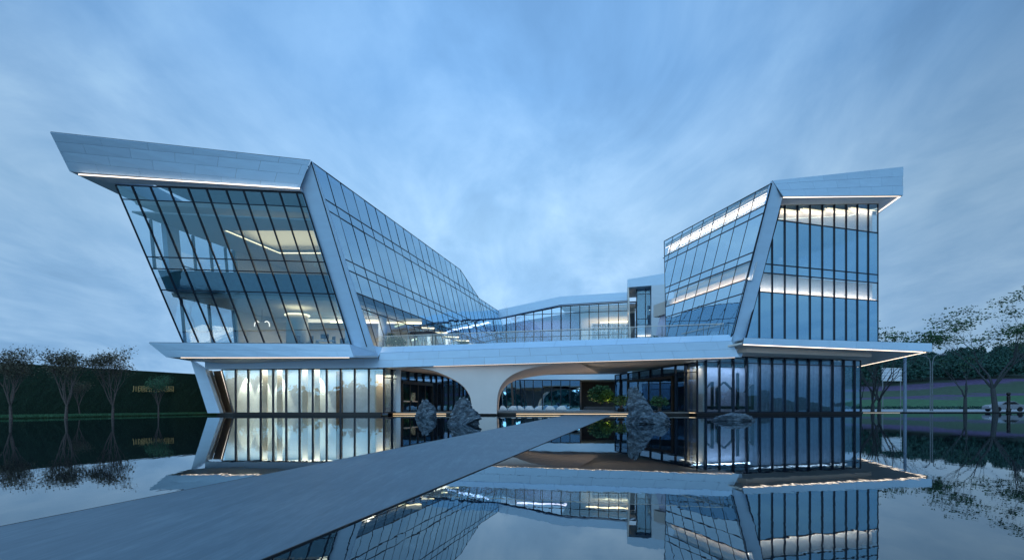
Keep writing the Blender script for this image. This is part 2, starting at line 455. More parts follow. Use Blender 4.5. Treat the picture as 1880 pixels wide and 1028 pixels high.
def area(parent, name, loc, sx, sy, power, col, rot=(0, 0, 0)):
    ld = bpy.data.lights.new(name, 'AREA'); ld.shape = 'RECTANGLE'; ld.size = sx; ld.size_y = sy; ld.energy = power; ld.color = col
    o = bpy.data.objects.new(name, ld); o.location = V3(loc) - parent.location; o.rotation_euler = rot; COL.objects.link(o); o.parent = parent; return o
def spot(parent, loc, tgt, power, col, ang=50, blend=.6):
    ld = bpy.data.lights.new('downlight', 'SPOT'); ld.energy = power; ld.color = col; ld.spot_size = R(ang); ld.spot_blend = blend; ld.shadow_soft_size = .04
    o = bpy.data.objects.new('downlight', ld); o.location = V3(loc) - (parent.location if parent is B else V3()); COL.objects.link(o); o.parent = parent
    o.rotation_euler = (V3(tgt) - V3(loc)).to_track_quat('-Z', 'Y').to_euler(); return o

# ------------------------------------------------------------------ ground, water, path, plaza
gm = MB()
gm.box((0, 800, -.6), (5200, 3400, .2)); tag(gm.build('ground', M['lawn_dark']), 'dark ground under and beyond the pool', kind='structure')
tag(MB().add([(-400, -70, 0), (400, -70, 0), (400, 66.5, 0), (-400, 66.5, 0)], [(0, 1, 2, 3)]) or None) if False else None
wm = MB(); wm.add([(-90, -60, 0), (130, -60, 0), (130, 67.2, 0), (-90, 67.2, 0)], [(0, 1, 2, 3)])
tag(wm.build('water', M['water']), 'still dark reflecting pool in front of the building', kind='structure')

L0, L1 = P(0, 966, .842 * F / (966 - YH)), P(1035, 762, .842 * F / (762 - YH))
R0, R1 = P(475, 1028, .842 * F / (1028 - YH)), P(1122, 762, .842 * F / (762 - YH))
for q in (L0, L1, R0, R1): q.z = .008
Lb = L0 + (L0 - L1).normalized() * 14; Rb = R0 + (R0 - R1).normalized() * 14
Lf = L1 + (L1 - L0).normalized() * 2.1; Rf = R1 + (R1 - R0).normalized() * 2.1
path = MB().prism([Lb, Rb, Rf, Lf], (0, 0, -.12)).build('path', M['path']); tag(path, 'grey stone walkway crossing the pool to the plaza', kind='structure')
for p0, p1, sg in ((Lb, Lf, -1), (Rb, Rf, 1)):
    dd = (p1 - p0).normalized(); nn_ = V3((dd.y, -dd.x, 0)) * sg
    MB().bar(p0 + nn_ * .007 + V3((0, 0, -.04)), p1 + nn_ * .007 + V3((0, 0, -.04)), nn_ * .012, (0, 0, .083)).build('path_edge', M['black'])['kind'] = 'structure'

pz = MB().prism([(-12, 52.0, .19), (17.5, 51.0, .19), (8.5, 96, .19), (-4, 98, .19), (-4, 75, .19)], (0, 0, .07))
tag(pz.build('plaza', M['stone_floor']), 'low stone plaza floor between the two wings', kind='structure')
tag(MB().prism([(-11.9, 52.25, -.1), (17.2, 51.25, -.1), (8.5, 95.8, -.1), (-4, 97.8, -.1)], (0, 0, .288)).build('plaza_base', M['black']), 'dark plinth under the plaza', kind='structure')

# ------------------------------------------------------------------ the building
B = empty('exhibition_hall', (0, 50, 0))
tag(B, 'angular white and glass exhibition hall standing across the pool', 'building')

# --- left wing planes
A_L = P(572, 297, 43); VL = V3((-.463, -1, 2.318)).normalized()
SL = Pl(A_L, (.25, 1, 0), VL)
TLg = P(212, 340, 42.03); TRg = P(553, 355, 43.6)
FL = Pl(TLg, (TRg - TLg), P(212, 340, 42.03) - P(338, 628, 47))
BLg_uv = FL.hit(336, 634); BRg_uv = FL.hit(642, 640)
# front glass
us = [FL.hit(x, 340 + (x - 212) * .044)[0] for x in (242, 276, 310, 345, 379, 415, 447, 479.5, 513, 544.5)]
vs = [FL.hit(226, 366)[1], FL.hit(273, 471.5)[1], FL.hit(282, 493)[1], FL.hit(298, 532)[1]]
zone = [(0, 0), FL.hit(556, 355), FL.hit(647, 640), FL.hit(338, 633)]
facade(B, 'front_glass_wall', FL, [zone], us, vs, M['glass_front'], mw=.11, md=.14, tw=.08, td=.12,
       rowmat=lambda i, j: None, label='leaning glass wall of the left wing facing the pool')
# side glass
k1 = SL.hit(845, 495); k2 = SL.hit(880, 548); k3 = SL.hit(917, 572)
vz = lambda z: (z - A_L.z) / VL.z
vb = vz(6.2)
u_end = k3[0]
z1 = [(0.0, 0), (k1[0], 0), k2, (k2[0], vb), (0.0, vb)]
z2 = [k2, k3, (k3[0], vb), (k2[0], vb)]
sp = k1[0] / 17
us = [sp * i for i in range(1, int(u_end / sp) + 1)]
vs = [SL.hit(588, 360)[1], SL.hit(595, 382)[1], SL.hit(619, 469)[1], SL.hit(626, 490)[1], SL.hit(638, 531)[1], SL.hit(643.6, 560)[1]]
SLv = vs[:]
facade(B, 'side_glass_wall', SL, [z1, z2], us, vs, M['glass_side'], mw=.035, md=.06, tw=.09, td=.07, edge=.08, wob=.009, rowmat=lambda i, j: M['glass_link'] if j in (0, 1) else None, label='long glass wall of the left wing facing the courtyard')
# frame of the left wing
FP = Pl(A_L, (14.25, 1.8, 0), VL)
pts = [FP.ray(x, y) for x, y in ((571, 294.5), (551, 345), (551, 347), (649, 655), (692, 655.5), (573.5, 298))]
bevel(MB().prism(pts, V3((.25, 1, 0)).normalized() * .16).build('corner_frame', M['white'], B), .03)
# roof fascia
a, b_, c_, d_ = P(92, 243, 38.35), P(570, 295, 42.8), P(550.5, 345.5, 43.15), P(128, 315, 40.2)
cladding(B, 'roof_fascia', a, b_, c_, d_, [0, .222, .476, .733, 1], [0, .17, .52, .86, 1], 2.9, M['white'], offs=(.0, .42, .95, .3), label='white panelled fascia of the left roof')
# left end return of roof, roof top, soffit
Lend = a + V3((5.5, 40, -.5)); Lendb = d_ + V3((5.5, 40, 0))
MB().prism([a + V3((.02, .05, -.02)), Lend, Lendb, d_ + V3((.02, .05, 0))], V3((.1, 0, 0))).build('roof_return', M['white'], B)
KK = SL.pt(*k1)
MB().prism([a + V3((.5, 1.6, -.2)), b_ + V3((0, 1.2, -.2)), A_L + V3((-.3, .8, -.2)), KK + V3((-.3, 0, -.2)), KK + V3((-15, 3, -.2))], V3((0, 0, -.25))).build('roof', M['gap'], B)
for qa, qb in ((SL.pt(*k1, -.3), SL.pt(*k2, -.3)), (SL.pt(*k2, -.3), SL.pt(*k3, -.3))):
    MB().prism([qa + V3((0, 0, -.15)), qb + V3((0, 0, -.15)), qb + V3((-15, 3, -.15)), qa + V3((-15, 3, -.15))], V3((0, 0, -.2))).build('roof', M['gap'], B)
sA = d_ + V3((0, .05, 0)); sB = c_ + V3((-.1, .05, 0))
MB().prism([sA, sB, FL.pt(*FL.hit(556, 352), .1), FL.pt(*FL.hit(209, 337), .1)], V3((0, .04, .12))).build('roof_soffit', M['white2'], B)
MB().prism([sA, FL.pt(*FL.hit(209, 337), .1), V3((-28, 80, 17.9)), Lendb], V3((0, .04, .12))).build('roof_soffit', M['white2'], B)
strip(B, P(142, 318.5, 40.05) + V3((0, .12, -.03)), P(549, 344.5, 42.8) + V3((0, .12, -.03)), M['led'], .07)

# --- left wing interior (upper and lower rooms)
LW0 = V3((-31.2, 43.2, 0)); LWd = V3((.25, 1, 0)).normalized()
LB0 = P(338, 628, 47)
def lw(t, z): return LB0 + V3((-.213, 0, 2.318)) * ((z - LB0.z) / 2.318) + V3((.25, 1, 0)) * t
# slabs
def inL(z, y0, y1, xr=0.0):
    """room outline at height z between left wall and side glass"""
    f0 = FL.O + FL.V * ((z - FL.O.z) / FL.V.z)
    f1 = SL.O + SL.V * ((z - SL.O.z) / SL.V.z)
    fl0 = f0 + V3((.15, .35, 0)); fr0 = f1 + V3((-.35, .45, 0))
    return [V3((fl0.x, fl0.y, z)), V3((fr0.x, fr0.y, z)), V3((fr0.x + .25 * 42, fr0.y + 42, z)), V3((fl0.x + .25 * 42, fl0.y + 42, z))]
z_s0 = (FL.O + FL.V * FL.hit(298, 532)[1]).z; z_s1 = (FL.O + FL.V * FL.hit(282, 493)[1]).z
def slab(z0, z1, name, mat, inset=.25):
    A, C = inL(z0, 0, 0), inL(z1, 0, 0)
    for q in (A, C):
        q[0] += V3((0, inset, 0)); q[1] += V3((-.1, inset, 0))
    return MB().hull2(A, C).build(name, mat, B)
slab(z_s0, z_s1, 'floor_slab', M['spandrel'], .12)
slab(z_s0 - .34, z_s0 - .03, 'ceiling', M['ceil'], .7)
slab(5.3, 6.2, 'floor_slab', M['gap'], .2)
slab(z_s1 + .01, z_s1 + .06, 'floor_finish', M['floor_in'], .5)
zc = 16.15
# upper ceiling with a rectangular recessed tray
ring = inL(zc, 0, 0); ring2 = inL(17.6, 0, 0)
def trayceil(z, x0, x1, y0, y1, ring, name):
    cb = MB()
    # four trapezoids around the tray
    t = [V3((x0, y0, z)), V3((x1, y0, z)), V3((x1 + .25 * (y1 - y0), y1, z)), V3((x0 + .25 * (y1 - y0), y1, z))]
    for i in range(4):
        cb.prism([ring[i], ring[(i + 1) % 4], t[(i + 1) % 4], t[i]], (0, 0, .12))
    o = cb.build(name, M['ceil'], B)
    up = [q + V3((0, 0, .65)) for q in t]
    cx = sum((q for q in t), V3()) / 4
    big = [cx + (q - cx) * 1.12 + V3((0, 0, .62)) for q in t]
    MB().prism(big, (0, 0, .08)).build('ceiling_tray', M['ceil'], B)
    for i in range(4):
        p, q = t[i] + V3((0, 0, .10)), t[(i + 1) % 4] + V3((0, 0, .10)); MB().bar(p + (p - cx).normalized() * .2 + V3((0, 0, .1)), q + (q - cx).normalized() * .2 + V3((0, 0, .1)), (0, 0, .12), (.05, .05, 0)).build('cove_light', M['led_cove'], B)
ptA = Pz(462, 469, zc)
trayceil(zc, -25.4, -16.9, 47.6, 55.2, ring, 'ceiling')
area(B, 'cove_glow', (-21, 51.4, zc + .12), 6.5, 5.5, 150, (1, .82, .48), (R(180), 0, 0))
# front bulkhead between ceiling and roof behind the glass head
slab(17.05, 17.4, 'bulkhead', M['interior'], 1.1)
# left wall: glazed first bays then solid
def lwquad(t0, t1, z0, z1, th, name, mat):
    return MB().prism([lw(t0, z0), lw(t1, z0), lw(t1, z1), lw(t0, z1)], (th, 0, 0)).build(name, mat, B)
for t0, t1 in ((-2.1, -1.3), (.15, 1.93), (2.0, 3.84), (3.92, 5.66), (5.74, 6.65)):
    lwquad(t0, t1, z_s1, zc, .03, 'window_pane', M['glass_clear'])
for t in (-2.2, .1, 1.97, 3.88, 5.7, 6.7):
    MB().bar(lw(t, z_s1), lw(t, zc), (.02, .12, 0), (.22, 0, 0)).build('window_mullion', M['frame'], B)
MB().bar(lw(-2.2, z_s1 + 1.0), lw(6.7, z_s1 + 1.0), (0, 0, .07), (.15, 0, 0)).build('window_transom', M['frame'], B)
lwquad(-1.24, .05, z_s1, zc, .4, 'column', M['white2'])
lwquad(6.75, 42, z_s1, zc, .3, 'interior_wall', M['interior'])
lwquad(6, 42, 6.2, z_s0 - .35, .3, 'interior_wall', M['interior'])
for t0, t1 in ((0.2, 3), (3.1, 5.9)): lwquad(t0, t1, 6.2, z_s0 - .35, .03, 'window_pane', M['glass_clear'])
for t in (.1, 3.05, 5.95): MB().bar(lw(t, 6.2), lw(t, z_s0 - .35), (.02, .12, 0), (.22, 0, 0)).build('window_mullion', M['frame'], B)
# far interior walls
MB().prism([V3((-27, 66, z_s1)), V3((-11.2, 66, z_s1)), V3((-11.2, 66, zc)), V3((-27, 66, zc))], (0, .3, 0)).build('interior_wall', M['interior'], B)
MB().prism([V3((-28, 62, 6.2)), V3((-10.4, 62, 6.2)), V3((-10.4, 62, z_s0 - .35)), V3((-28, 62, z_s0 - .35))], (0, .3, 0)).build('interior_wall', M['interior'], B)
# core wall seen through the courtyard side
for z0, z1 in ((6.2, z_s0 - .35), (z_s1, zc)):
    MB().prism([V3((-18 + 3, 67, z0)), V3((-18 + 11, 97, z0)), V3((-18 + 11, 97, z1)), V3((-18 + 3, 67, z1))], (-.3, 0, 0)).build('interior_wall', M['interior'], B)
    for k in range(7):
        y = 50 + k * 6.2; x = -14.6 + .25 * (y - 50) - (1.1 if z0 > 8 else .3)
        MB().lathe((x, y, z0), [(.42, 0), (.42, z1 - z0)], 16).build('column', M['white2'], B, True)
# ceiling cove lines lower storey
zl = z_s0 - .37
strip(B, V3((-19.0, 57, zl - .5)), V3((-9.6, 57.8, zl - .5)), M['led_cove'], .14, 'cove_light')
MB().bar(V3((-26, 57.3, zl - .25)), V3((-9.6, 58.1, zl - .25)), (0, .5, 0), (0, 0, .5)).build('bulkhead', M['ceil'], B)
for k in range(8):
    y = 60 + k * 4.2; x = -13.2 + .25 * (y - 50)
    strip(B, V3((x - 1.8, y, zl - .04)), V3((x + .4, y + .5, zl - .04)), M['led_cove'], .12, 'cove_light')
# round column with glowing collar
cc = V3((-20.3, 51.5, 6.2))
MB().lathe(cc, [(1.0, 0), (.98, 2.8), (1.0, 3.15)], 36).build('round_column', M['interior'], B, True)
MB().lathe(cc + V3((0, 0, 3.16)), [(1.12, 0), (1.16, .05), (1.12, .10)], 36).build('column_light', M['led_cove'], B, True)
for loc, s in (((-24, 50, zc - .05), 4), ((-18, 48.5, zc - .05), 3)):
    pass
area(B, 'room_light', (-18, 56, z_s0 - .5), 8, 6, 640.0, (1, .86, .64))
area(B, 'room_light', (-15, 52.5, z_s0 - .5), 3, 3, 240.0, (1, .86, .64))
area(B, 'room_light', (-18, 58, zc - .1), 7, 6, 360.0, (1, .86, .62))
area(B, 'room_light', (-10.5, 72, z_s0 - .5), 3, 20, 960.0, (1, .84, .64), (0, 0, -.24))
area(B, 'room_light', (-10.5, 72, zc - .3), 3, 16, 280.0, (1, .86, .72), (0, 0, -.24))
# lilac curtains behind the side glass of the upper storey
def curtain(pl, u0, u1, v0, v1, back, mat, folds=.3, amp=.06):
    n = max(4, int(abs(u1 - u0) / folds * 4)); vs_ = []; fs = []
    for i in range(n + 1):
        u = u0 + (u1 - u0) * i / n; o = -back + math.sin(i * math.pi / 2 * 1.0 + u * 2) * amp
        vs_ += [pl.pt(u, v0, o), pl.pt(u, v1, o)]
    for i in range(n): fs.append((2 * i, 2 * i + 2, 2 * i + 3, 2 * i + 1))
    q = MB(); q.add(vs_, fs); o = q.build('curtain', mat, B, True)
    s = o.modifiers.new('thick', 'SOLIDIFY'); s.thickness = .015; return o
for a0, a1 in ((1.5, 7.8), (8.6, 14.5), (19.5, 22.3), (25.5, 30), (33, 36)):
    curtain(SL, a0, a1, SLv[2] + .1, SLv[1] - .1, .8, M['curtain'])
MB().prism([SL.pt(0.3, SLv[3] + .05, -.35), SL.pt(u_end, SLv[3] + .05, -.35), SL.pt(u_end, SLv[4] - .05, -.35), SL.pt(.3, SLv[4] - .05, -.35)], SL.N * -.1).build('spandrel', M['spandrel'], B)
MB().prism([SL.pt(0.3, -.1, -.5), SL.pt(k1[0], -.1, -.5), SL.pt(k2[0], SLv[0], -.5), SL.pt(.3, SLv[0] + .05, -.5)], SL.N * -.1).build('spandrel', M['spandrel'], B)

# --- canopy under the left wing
zc0 = 4.92
c1 = P(273, 629, 44.9); c2 = P(642, 631.5, 45.9); c3 = P(650, 655.5, 45.8); c4 = P(306, 655.5, 45.5)
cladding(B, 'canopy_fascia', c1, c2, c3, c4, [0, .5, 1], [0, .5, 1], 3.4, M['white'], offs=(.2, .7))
MB().prism([c1 + V3((0, .14, 0)), c2 + V3((0, .14, 0)), V3((-13.5, 50.5, c2.z)), V3((-28, 50, c1.z))], (0, 0, -.15)).build('canopy_top', M['white2'], B)
e1, e2, e3 = P(349, 662.5, 49.5), P(429, 668.5, 49.6), P(693, 657.5, 49.3)
MB().prism([c4 + V3((0, .06, .0)), c3 + V3((0, .06, 0)), P(693, 656, 48.9), e3, e2, e1], (0, 0, .12)).build('canopy_soffit', M['soffit'], B)
strip(B, c4 + V3((1.0, .3, -.02)), P(640, 656, 46) + V3((0, .2, -.0)), M['led_soft'], .035)
MB().prism([c3, P(693, 656, 48.9), P(693, 648, 48.9), c2 + V3((0, .02, 0))], (0, .1, 0)).build('canopy_end', M['white'], B)

# --- lower storey of the left wing
lf = [P(350, 661, 49.4), P(381, 758, 49.4), P(404, 758, 49.4), P(376.5, 678, 49.4), P(705, 675.5, 49.4), P(705, 664, 49.4), P(429, 664, 49.4)]
MB().prism([lf[0], lf[1], lf[2], lf[3]], (0, .6, 0)).build('lower_frame', M['white'], B)
cladding(B, 'lower_frame_band', P(376.5, 661, 49.39), P(695, 655, 49.39), P(695, 675.4, 49.39), P(376.5, 677.9, 49.39), [0, 1], [0, 1], 3.6, M['white'])
# reveal
MB().prism([P(378, 679, 49.9), P(405, 757.5, 49.9), P(413, 757.5, 52), P(389, 680, 52)], (.05, 0, 0)).build('reveal', M['interior'], B)
MB().prism([P(391, 681, 51.9), P(414, 757, 51.9), P(429, 757, 50.2), P(407, 680, 50.2)], (.05, .05, 0)).build('reveal', M['wood'], B)
strip(B, P(377.5, 680, 49.85), P(404, 757, 49.85), M['led'], .05)
strip(B, P(406, 681, 50.15), P(427.5, 757, 50.15), M['led'], .04)
GL = Pl(P(410, 757.5, 50), (1, 0, 0), (0, 0, 1))
mx_ = (433.5, 456.3, 479.3, 502, 526, 550.3, 574.6, 600, 625.7, 651.5, 677.3)
zone = [GL.hit(428, 757.5), GL.hit(407, 678.5), GL.hit(705, 676.5), GL.hit(705, 757.5)]
facade(B, 'ground_glass_wall', GL, [zone], [GL.hit(x, 700)[0] for x in mx_], [GL.hit(500, 752.5)[1] - .25], M['glass_gallery'], mw=.14, md=.2, tw=.06, td=.1, label='ground floor shopfront glass of the left wing')
MB().box((GL.pt(7, 0).x, 50.1, .1), (15.0, .5, .22)).build('plinth', M['black'], B)
GIW = 52.3
MB().prism([P(413, 759, GIW), P(735, 759, GIW), P(735, 676, GIW), P(413, 676, GIW)], (0, .3, 0)).build('interior_wall', M['white2'], B)
MB().prism([(-27.5, 50.15, 4.4), (-11.5, 50.15, 4.35), (-11.5, GIW, 4.35), (-27.5, GIW, 4.4)], (0, 0, .1)).build('ceiling', M['ceil'], B)
MB().prism([(-27.5, 50.15, .2), (-11.5, 50.15, .2), (-11.5, GIW, .2), (-27.5, GIW, .2)], (0, 0, .04)).build('floor_finish', M['floor_in'], B)
for px in (449, 481, 514, 585, 625):
    q = P(px, 700, GIW - .35); q.z = 4.1
    spot(B, q, q + V3((0, .22, -2.0)), 1500, (1, .84, .54), 48, .5)
area(B, 'room_light', (-20.5, 51.2, 4.3), 13, .8, 330.0, (1, .88, .66))
for px in (472, 500, 548, 571):
    MB().box((GL.ray(px, 700).x, 51.6, 2.3), (.5, .08, 4.1)).build('partition', M['interior'], B)

# --- courtyard side of the left wing, ground floor
GS = Pl(P(705, 758, 50), (.25, 1, 0), (0, 0, 1))
zt = 4.32
zone = [GS.uv(V3((GS.O.x, GS.O.y, .28))), GS.uv(V3((GS.O.x, GS.O.y, zt))), GS.uv(GS.O + GS.U * 30 + V3((0, 0, zt - GS.O.z))), GS.uv(GS.O + GS.U * 30 + V3((0, 0, .28 - GS.O.z)))]
usx = [GS.hit(x, 745)[0] for x in (719, 734, 749, 764, 777, 791, 800.5, 812, 822.6, 832.7, 842.9, 850.4, 857, 863)]
facade(B, 'entrance_glass_wall', GS, [zone], usx, [3.45 - GS.O.z], M['glass_dark'], mw=.14, md=.2, label='dark glass wall beside the left entrance door')
MB().prism([GS.pt(.1, -.02, -.9), GS.pt(3.2, -.02, -.9), GS.pt(3.2, 3.9, -.9), GS.pt(.1, 3.9, -.9)], GS.N * -.1).build('interior_wall', M['interior'], B)
MB().prism([GS.pt(.1, -.02, -4.9), GS.pt(28, -.02, -4.9), GS.pt(28, 3.9, -4.9), GS.pt(.1, 3.9, -4.9)], GS.N * -.1).build('interior_wall', M['wood'], B)
def door(pl, u0, u1, v0, v1, n, name, label, handles):
    q = MB(); wv = .16
    q.bar(pl.pt(u0, v0, .2), pl.pt(u0, v1, .2), pl.U * wv, pl.N * .25); q.bar(pl.pt(u1, v0, .2), pl.pt(u1, v1, .2), pl.U * wv, pl.N * .25)
    q.bar(pl.pt(u0, v1, .2), pl.pt(u1, v1, .2), (0, 0, .28), pl.N * .3)
    for k in range(1, n): q.bar(pl.pt(lerp(u0, u1, k / n), v0, .2), pl.pt(lerp(u0, u1, k / n), v1, .2), pl.U * .1, pl.N * .12)
    d = q.build(name, M['bronze'], B); d['label'] = label
    for k in range(n):
        a0, a1 = lerp(u0, u1, k / n) + .07, lerp(u0, u1, (k + 1) / n) - .07
        MB().prism([pl.pt(a0, v0, .17), pl.pt(a1, v0, .17), pl.pt(a1, v1 - .14, .17), pl.pt(a0, v1 - .14, .17)], pl.N * .02).build('pane', M['glass_dark'], d)
    for k in handles:
        a0, a1 = lerp(u0, u1, (k + .15) / n), lerp(u0, u1, (k + .85) / n)
        MB().bar(pl.pt(a0, v0 + 1.15, .3), pl.pt(a1, v0 + 1.15, .3), (0, 0, .12), pl.N * .05).build('handle', M['soffit'], d)
    return d
dl0 = GS.hit(734, 745)[0]; dl1 = GS.hit(790, 745)[0]
door(GS, dl0, dl1, -.03, 3.0, 4, 'entrance_door', 'dark bronze framed glass entrance door of the left wing', (0, 1))
strip(B, GS.pt(1.0, -.3, .35), GS.pt(19, -.3, .35), M['led_warm'], .1)
area(B, 'room_light', GS.pt(1.6, 3.6, -.45), .8, 2.6, 104.0, (1, .70, .40), (0, 0, -.24))
for uu in (4.0, 13.0, 19.0):
    area(B, 'room_light', GS.pt(uu, 3.6, -2.6), 1.5, 1.5, 32.0, (1, .72, .45))

# --- bridge terrace
bl0, bl1 = P(692, 675, 49.3), P(1357.5, 655.5, 47.55)
cr0, cr1 = P(698, 648, 49.3), P(1343, 626, 47.35)
tp0, tp1 = P(703, 637.5, 50.3), P(1347, 614.5, 48.3)
cladding(B, 'terrace_fascia', cr0, cr1, bl1, bl0, [0, .5, 1], [0, .5, 1], 2.75, M['white'], offs=(0, .5), label='two rows of white panels along the terrace edge')
cladding(B, 'terrace_parapet', tp0, tp1, cr1 + V3((0, 0, .0)), cr0, [0, 1], [0, 1], 2.75, M['white'], offs=(.25,), label='sloping white coping above the terrace fascia')
MB().prism([P(664, 630.5, 49.6), tp0, cr0, P(693, 656, 49.25), P(671, 655, 49.3)], (0, .3, 0)).build('terrace_corner', M['white'], B)
MB().prism([tp0 + V3((0, 0, -.02)), tp1 + V3((0, 0, -.02)), V3((16.5, 62, 6.3)), V3((13, 66, 6.2)), V3((-8.5, 66, 6.0)), V3((-12.5, 52, 6.1))], (0, 0, -.25)).build('terrace_floor', M['stone_floor'], B)
spn_ = (bl1 - bl0).cross(V3((-8.6, 66, 4.4)) - bl0)
def onsof(x, y): return V3((x, y, bl0.z + .01 - ((x - bl0.x) * spn_.x + (y - bl0.y) * spn_.y) / spn_.z))
MB().prism([onsof(bl0.x, bl0.y + .12), onsof(bl1.x, bl1.y + .12), onsof(19.5, 52), onsof(14, 66), onsof(-8.6, 66), onsof(-12.2, 52)], (0, 0, .2)).build('terrace_soffit', M['soffit'], B)
MB().prism([V3((14, 66.02, 4.75)), V3((-8.6, 66.02, 4.45)), V3((-8.6, 66.02, 6.0)), V3((14, 66.02, 6.2))], (0, .12, 0)).build('terrace_back_fascia', M['white2'], B)
strip(B, lerp(bl0, bl1, .16) + V3((0, .16, -.0)), lerp(bl0, bl1, .99) + V3((0, .16, -.0)), M['led_soft'], .04)
area(B, 'soffit_light', (-3.5, 54.6, .42), 12, .3, 80.0, (1, .74, .52), (R(180), 0, 0))
area(B, 'soffit_light', (8.5, 53.6, .42), 9, .3, 62.0, (1, .74, .52), (R(180), 0, 0))
# --- flared pier
def Lz(px, d, y): return P(px, y, d)
frontL = [(760, 674), (781, 677), (801, 682), (824, 691.6), (843, 702.4), (855.5, 714.4), (862.5, 727), (865, 740), (866, 760)]
frontR = [(1062, 665), (1020, 668), (985, 673), (957, 680.5), (937, 690), (923, 703), (915.5, 718), (912.5, 738), (912, 760)]
backL = [(770, 681), (787, 683), (806, 687), (827, 695), (845, 705), (856, 716), (863, 729), (865.5, 741), (866.5, 759)]
backR = [(1100, 685.5), (1056, 686.2), (1015, 687.3), (984, 690.3), (960, 694.7), (944, 699.2), (928, 710), (918, 728), (914.5, 759)]
fd, bd = 49.45, 56.0
fp = [Lz(x, fd, y) for x, y in frontL] ; fq = [Lz(x, fd, y) for x, y in frontR]
bp_ = [Lz(x, bd, y) for x, y in backL]; bq = [Lz(x, bd, y) for x, y in backR]
def smoothc(pts, n=5):
    out = []
    for i in range(len(pts) - 1):
        p0, p1, p2, p3 = pts[max(i - 1, 0)], pts[i], pts[i + 1], pts[min(i + 2, len(pts) - 1)]
        for k in range(n):
            t = k / n
            out.append(.5 * ((2 * p1) + (p2 - p0) * t + (2 * p0 - 5 * p1 + 4 * p2 - p3) * t * t + (3 * p1 - p0 - 3 * p2 + p3) * t ** 3))
    out.append(pts[-1]); return out
fp, fq, bp_, bq = map(smoothc, (fp, fq, bp_, bq))
pm = MB(); n = len(fp)
vs_ = fp + fq + bp_ + bq; fs = []
for i in range(n - 1):
    fs += [(i, i + 1, n + i + 1, n + i), (2 * n + i, 3 * n + i, 3 * n + i + 1, 2 * n + i + 1),
           (i, 2 * n + i, 2 * n + i + 1, i + 1), (n + i, n + i + 1, 3 * n + i + 1, 3 * n + i)]
pm.add(vs_, fs); pier = pm.build('flared_pier', M['pier'], B)
pier['label'] = 'flared white pier carrying the terrace'
MB().prism([P(866.5, 759, fd), P(911.5, 759, fd), P(914, 759, bd), P(867, 759, bd)], (0, 0, -.12)).build('pier_base', M['black'], B)

# --- right wing
A_R = P(1415, 337, 44.5); VR = V3((.55, -1, 3.467)).normalized()
SR = Pl(A_R, (-.254, 1, 0), VR)
q0, q1 = SR.hit(1416, 337), SR.hit(1219, 443)
zone = [q0, q1, SR.hit(1222, 622), SR.hit(1340, 628), SR.hit(1350, 612)]
zone = [q0, q1, SR.hit(1222.5, 618), SR.hit(1336, 624), SR.hit(1346, 612)]
vs = [SR.hit(1222, y)[1] for y in (470, 480, 528, 539, 563, 582)]; SRv = vs[:]
spR = (q1[0] - q0[0]) / 9
facade(B, 'side_glass_wall', SR, [zone], [q0[0] + spR * i for i in range(-1, 12)], vs, M['glass_side'], mw=.035, md=.06, tw=.09, td=.07, edge=.08, wob=.004, rowmat=lambda i, j: M['glass_glow'] if j in (2, 6) else None, label='leaning glass wall of the right wing facing the courtyard')
FRp = Pl(A_R, (3, 1, 0), VR)
poly = ((1417, 332), (1437, 361), (1401, 500), (1367, 631), (1362, 655), (1357, 655.8), (1343.5, 628), (1347, 614), (1376, 500), (1413.5, 342))
MB().prism([FRp.ray(x, y) for x, y in poly], V3((-.254, 1, 0)).normalized() * .16).build('corner_frame', M['white'], B)
# glow boxes behind rows of the right side glass
def glowrow(pl, u0, u1, v0, v1, at_bottom, back=.55, mat='curtain', led='led_glow', pw=11.0):
    ll = bpy.data.lights.new('glow_light', 'AREA'); ll.shape = 'RECTANGLE'; ll.size = abs(u1 - u0); ll.size_y = .12; ll.energy = pw * abs(u1 - u0); ll.color = (1, .70, .46)
    lo = bpy.data.objects.new('glow_light', ll); COL.objects.link(lo); lo.parent = B
    import mathutils as mu
    zz_ = (pl.V * (-1 if at_bottom else 1) + pl.N * .35).normalized(); yy_ = zz_.cross(pl.U).normalized(); xx_ = pl.U; zz_ = xx_.cross(yy_)
    mt = mu.Matrix((xx_, yy_, zz_)).transposed().to_4x4(); mt.translation = pl.pt((u0 + u1) / 2, v0 + .06 if at_bottom else v1 - .06, -.30) - B.location
    lo.matrix_local = mt
    MB().prism([pl.pt(u0, v0, -back), pl.pt(u1, v0, -back), pl.pt(u1, v1, -back), pl.pt(u0, v1, -back)], pl.N * -.1).build('glow_box', M['white2'], B)
    v = v0 + .12 if at_bottom else v1 - .12
    o = MB().bar(pl.pt(u0, v, -.22), pl.pt(u1, v, -.22), pl.V * .05, pl.N * .05).build('light_strip', M[led], B)
    MB().prism([pl.pt(u0, v0 + .02, -.1), pl.pt(u1, v0 + .02, -.1), pl.pt(u1, v0 + .02, -back), pl.pt(u0, v0 + .02, -back)], pl.V * -.04).build('glow_box', M['white2'], B)
glowrow(SR, SR.hit(1368, 530)[0] + .2, SR.hit(1224, 563)[0], SRv[4], SRv[3], True)
glowrow(SR, .25, q1[0] - .35, SRv[0], -.42, False, pw=16)
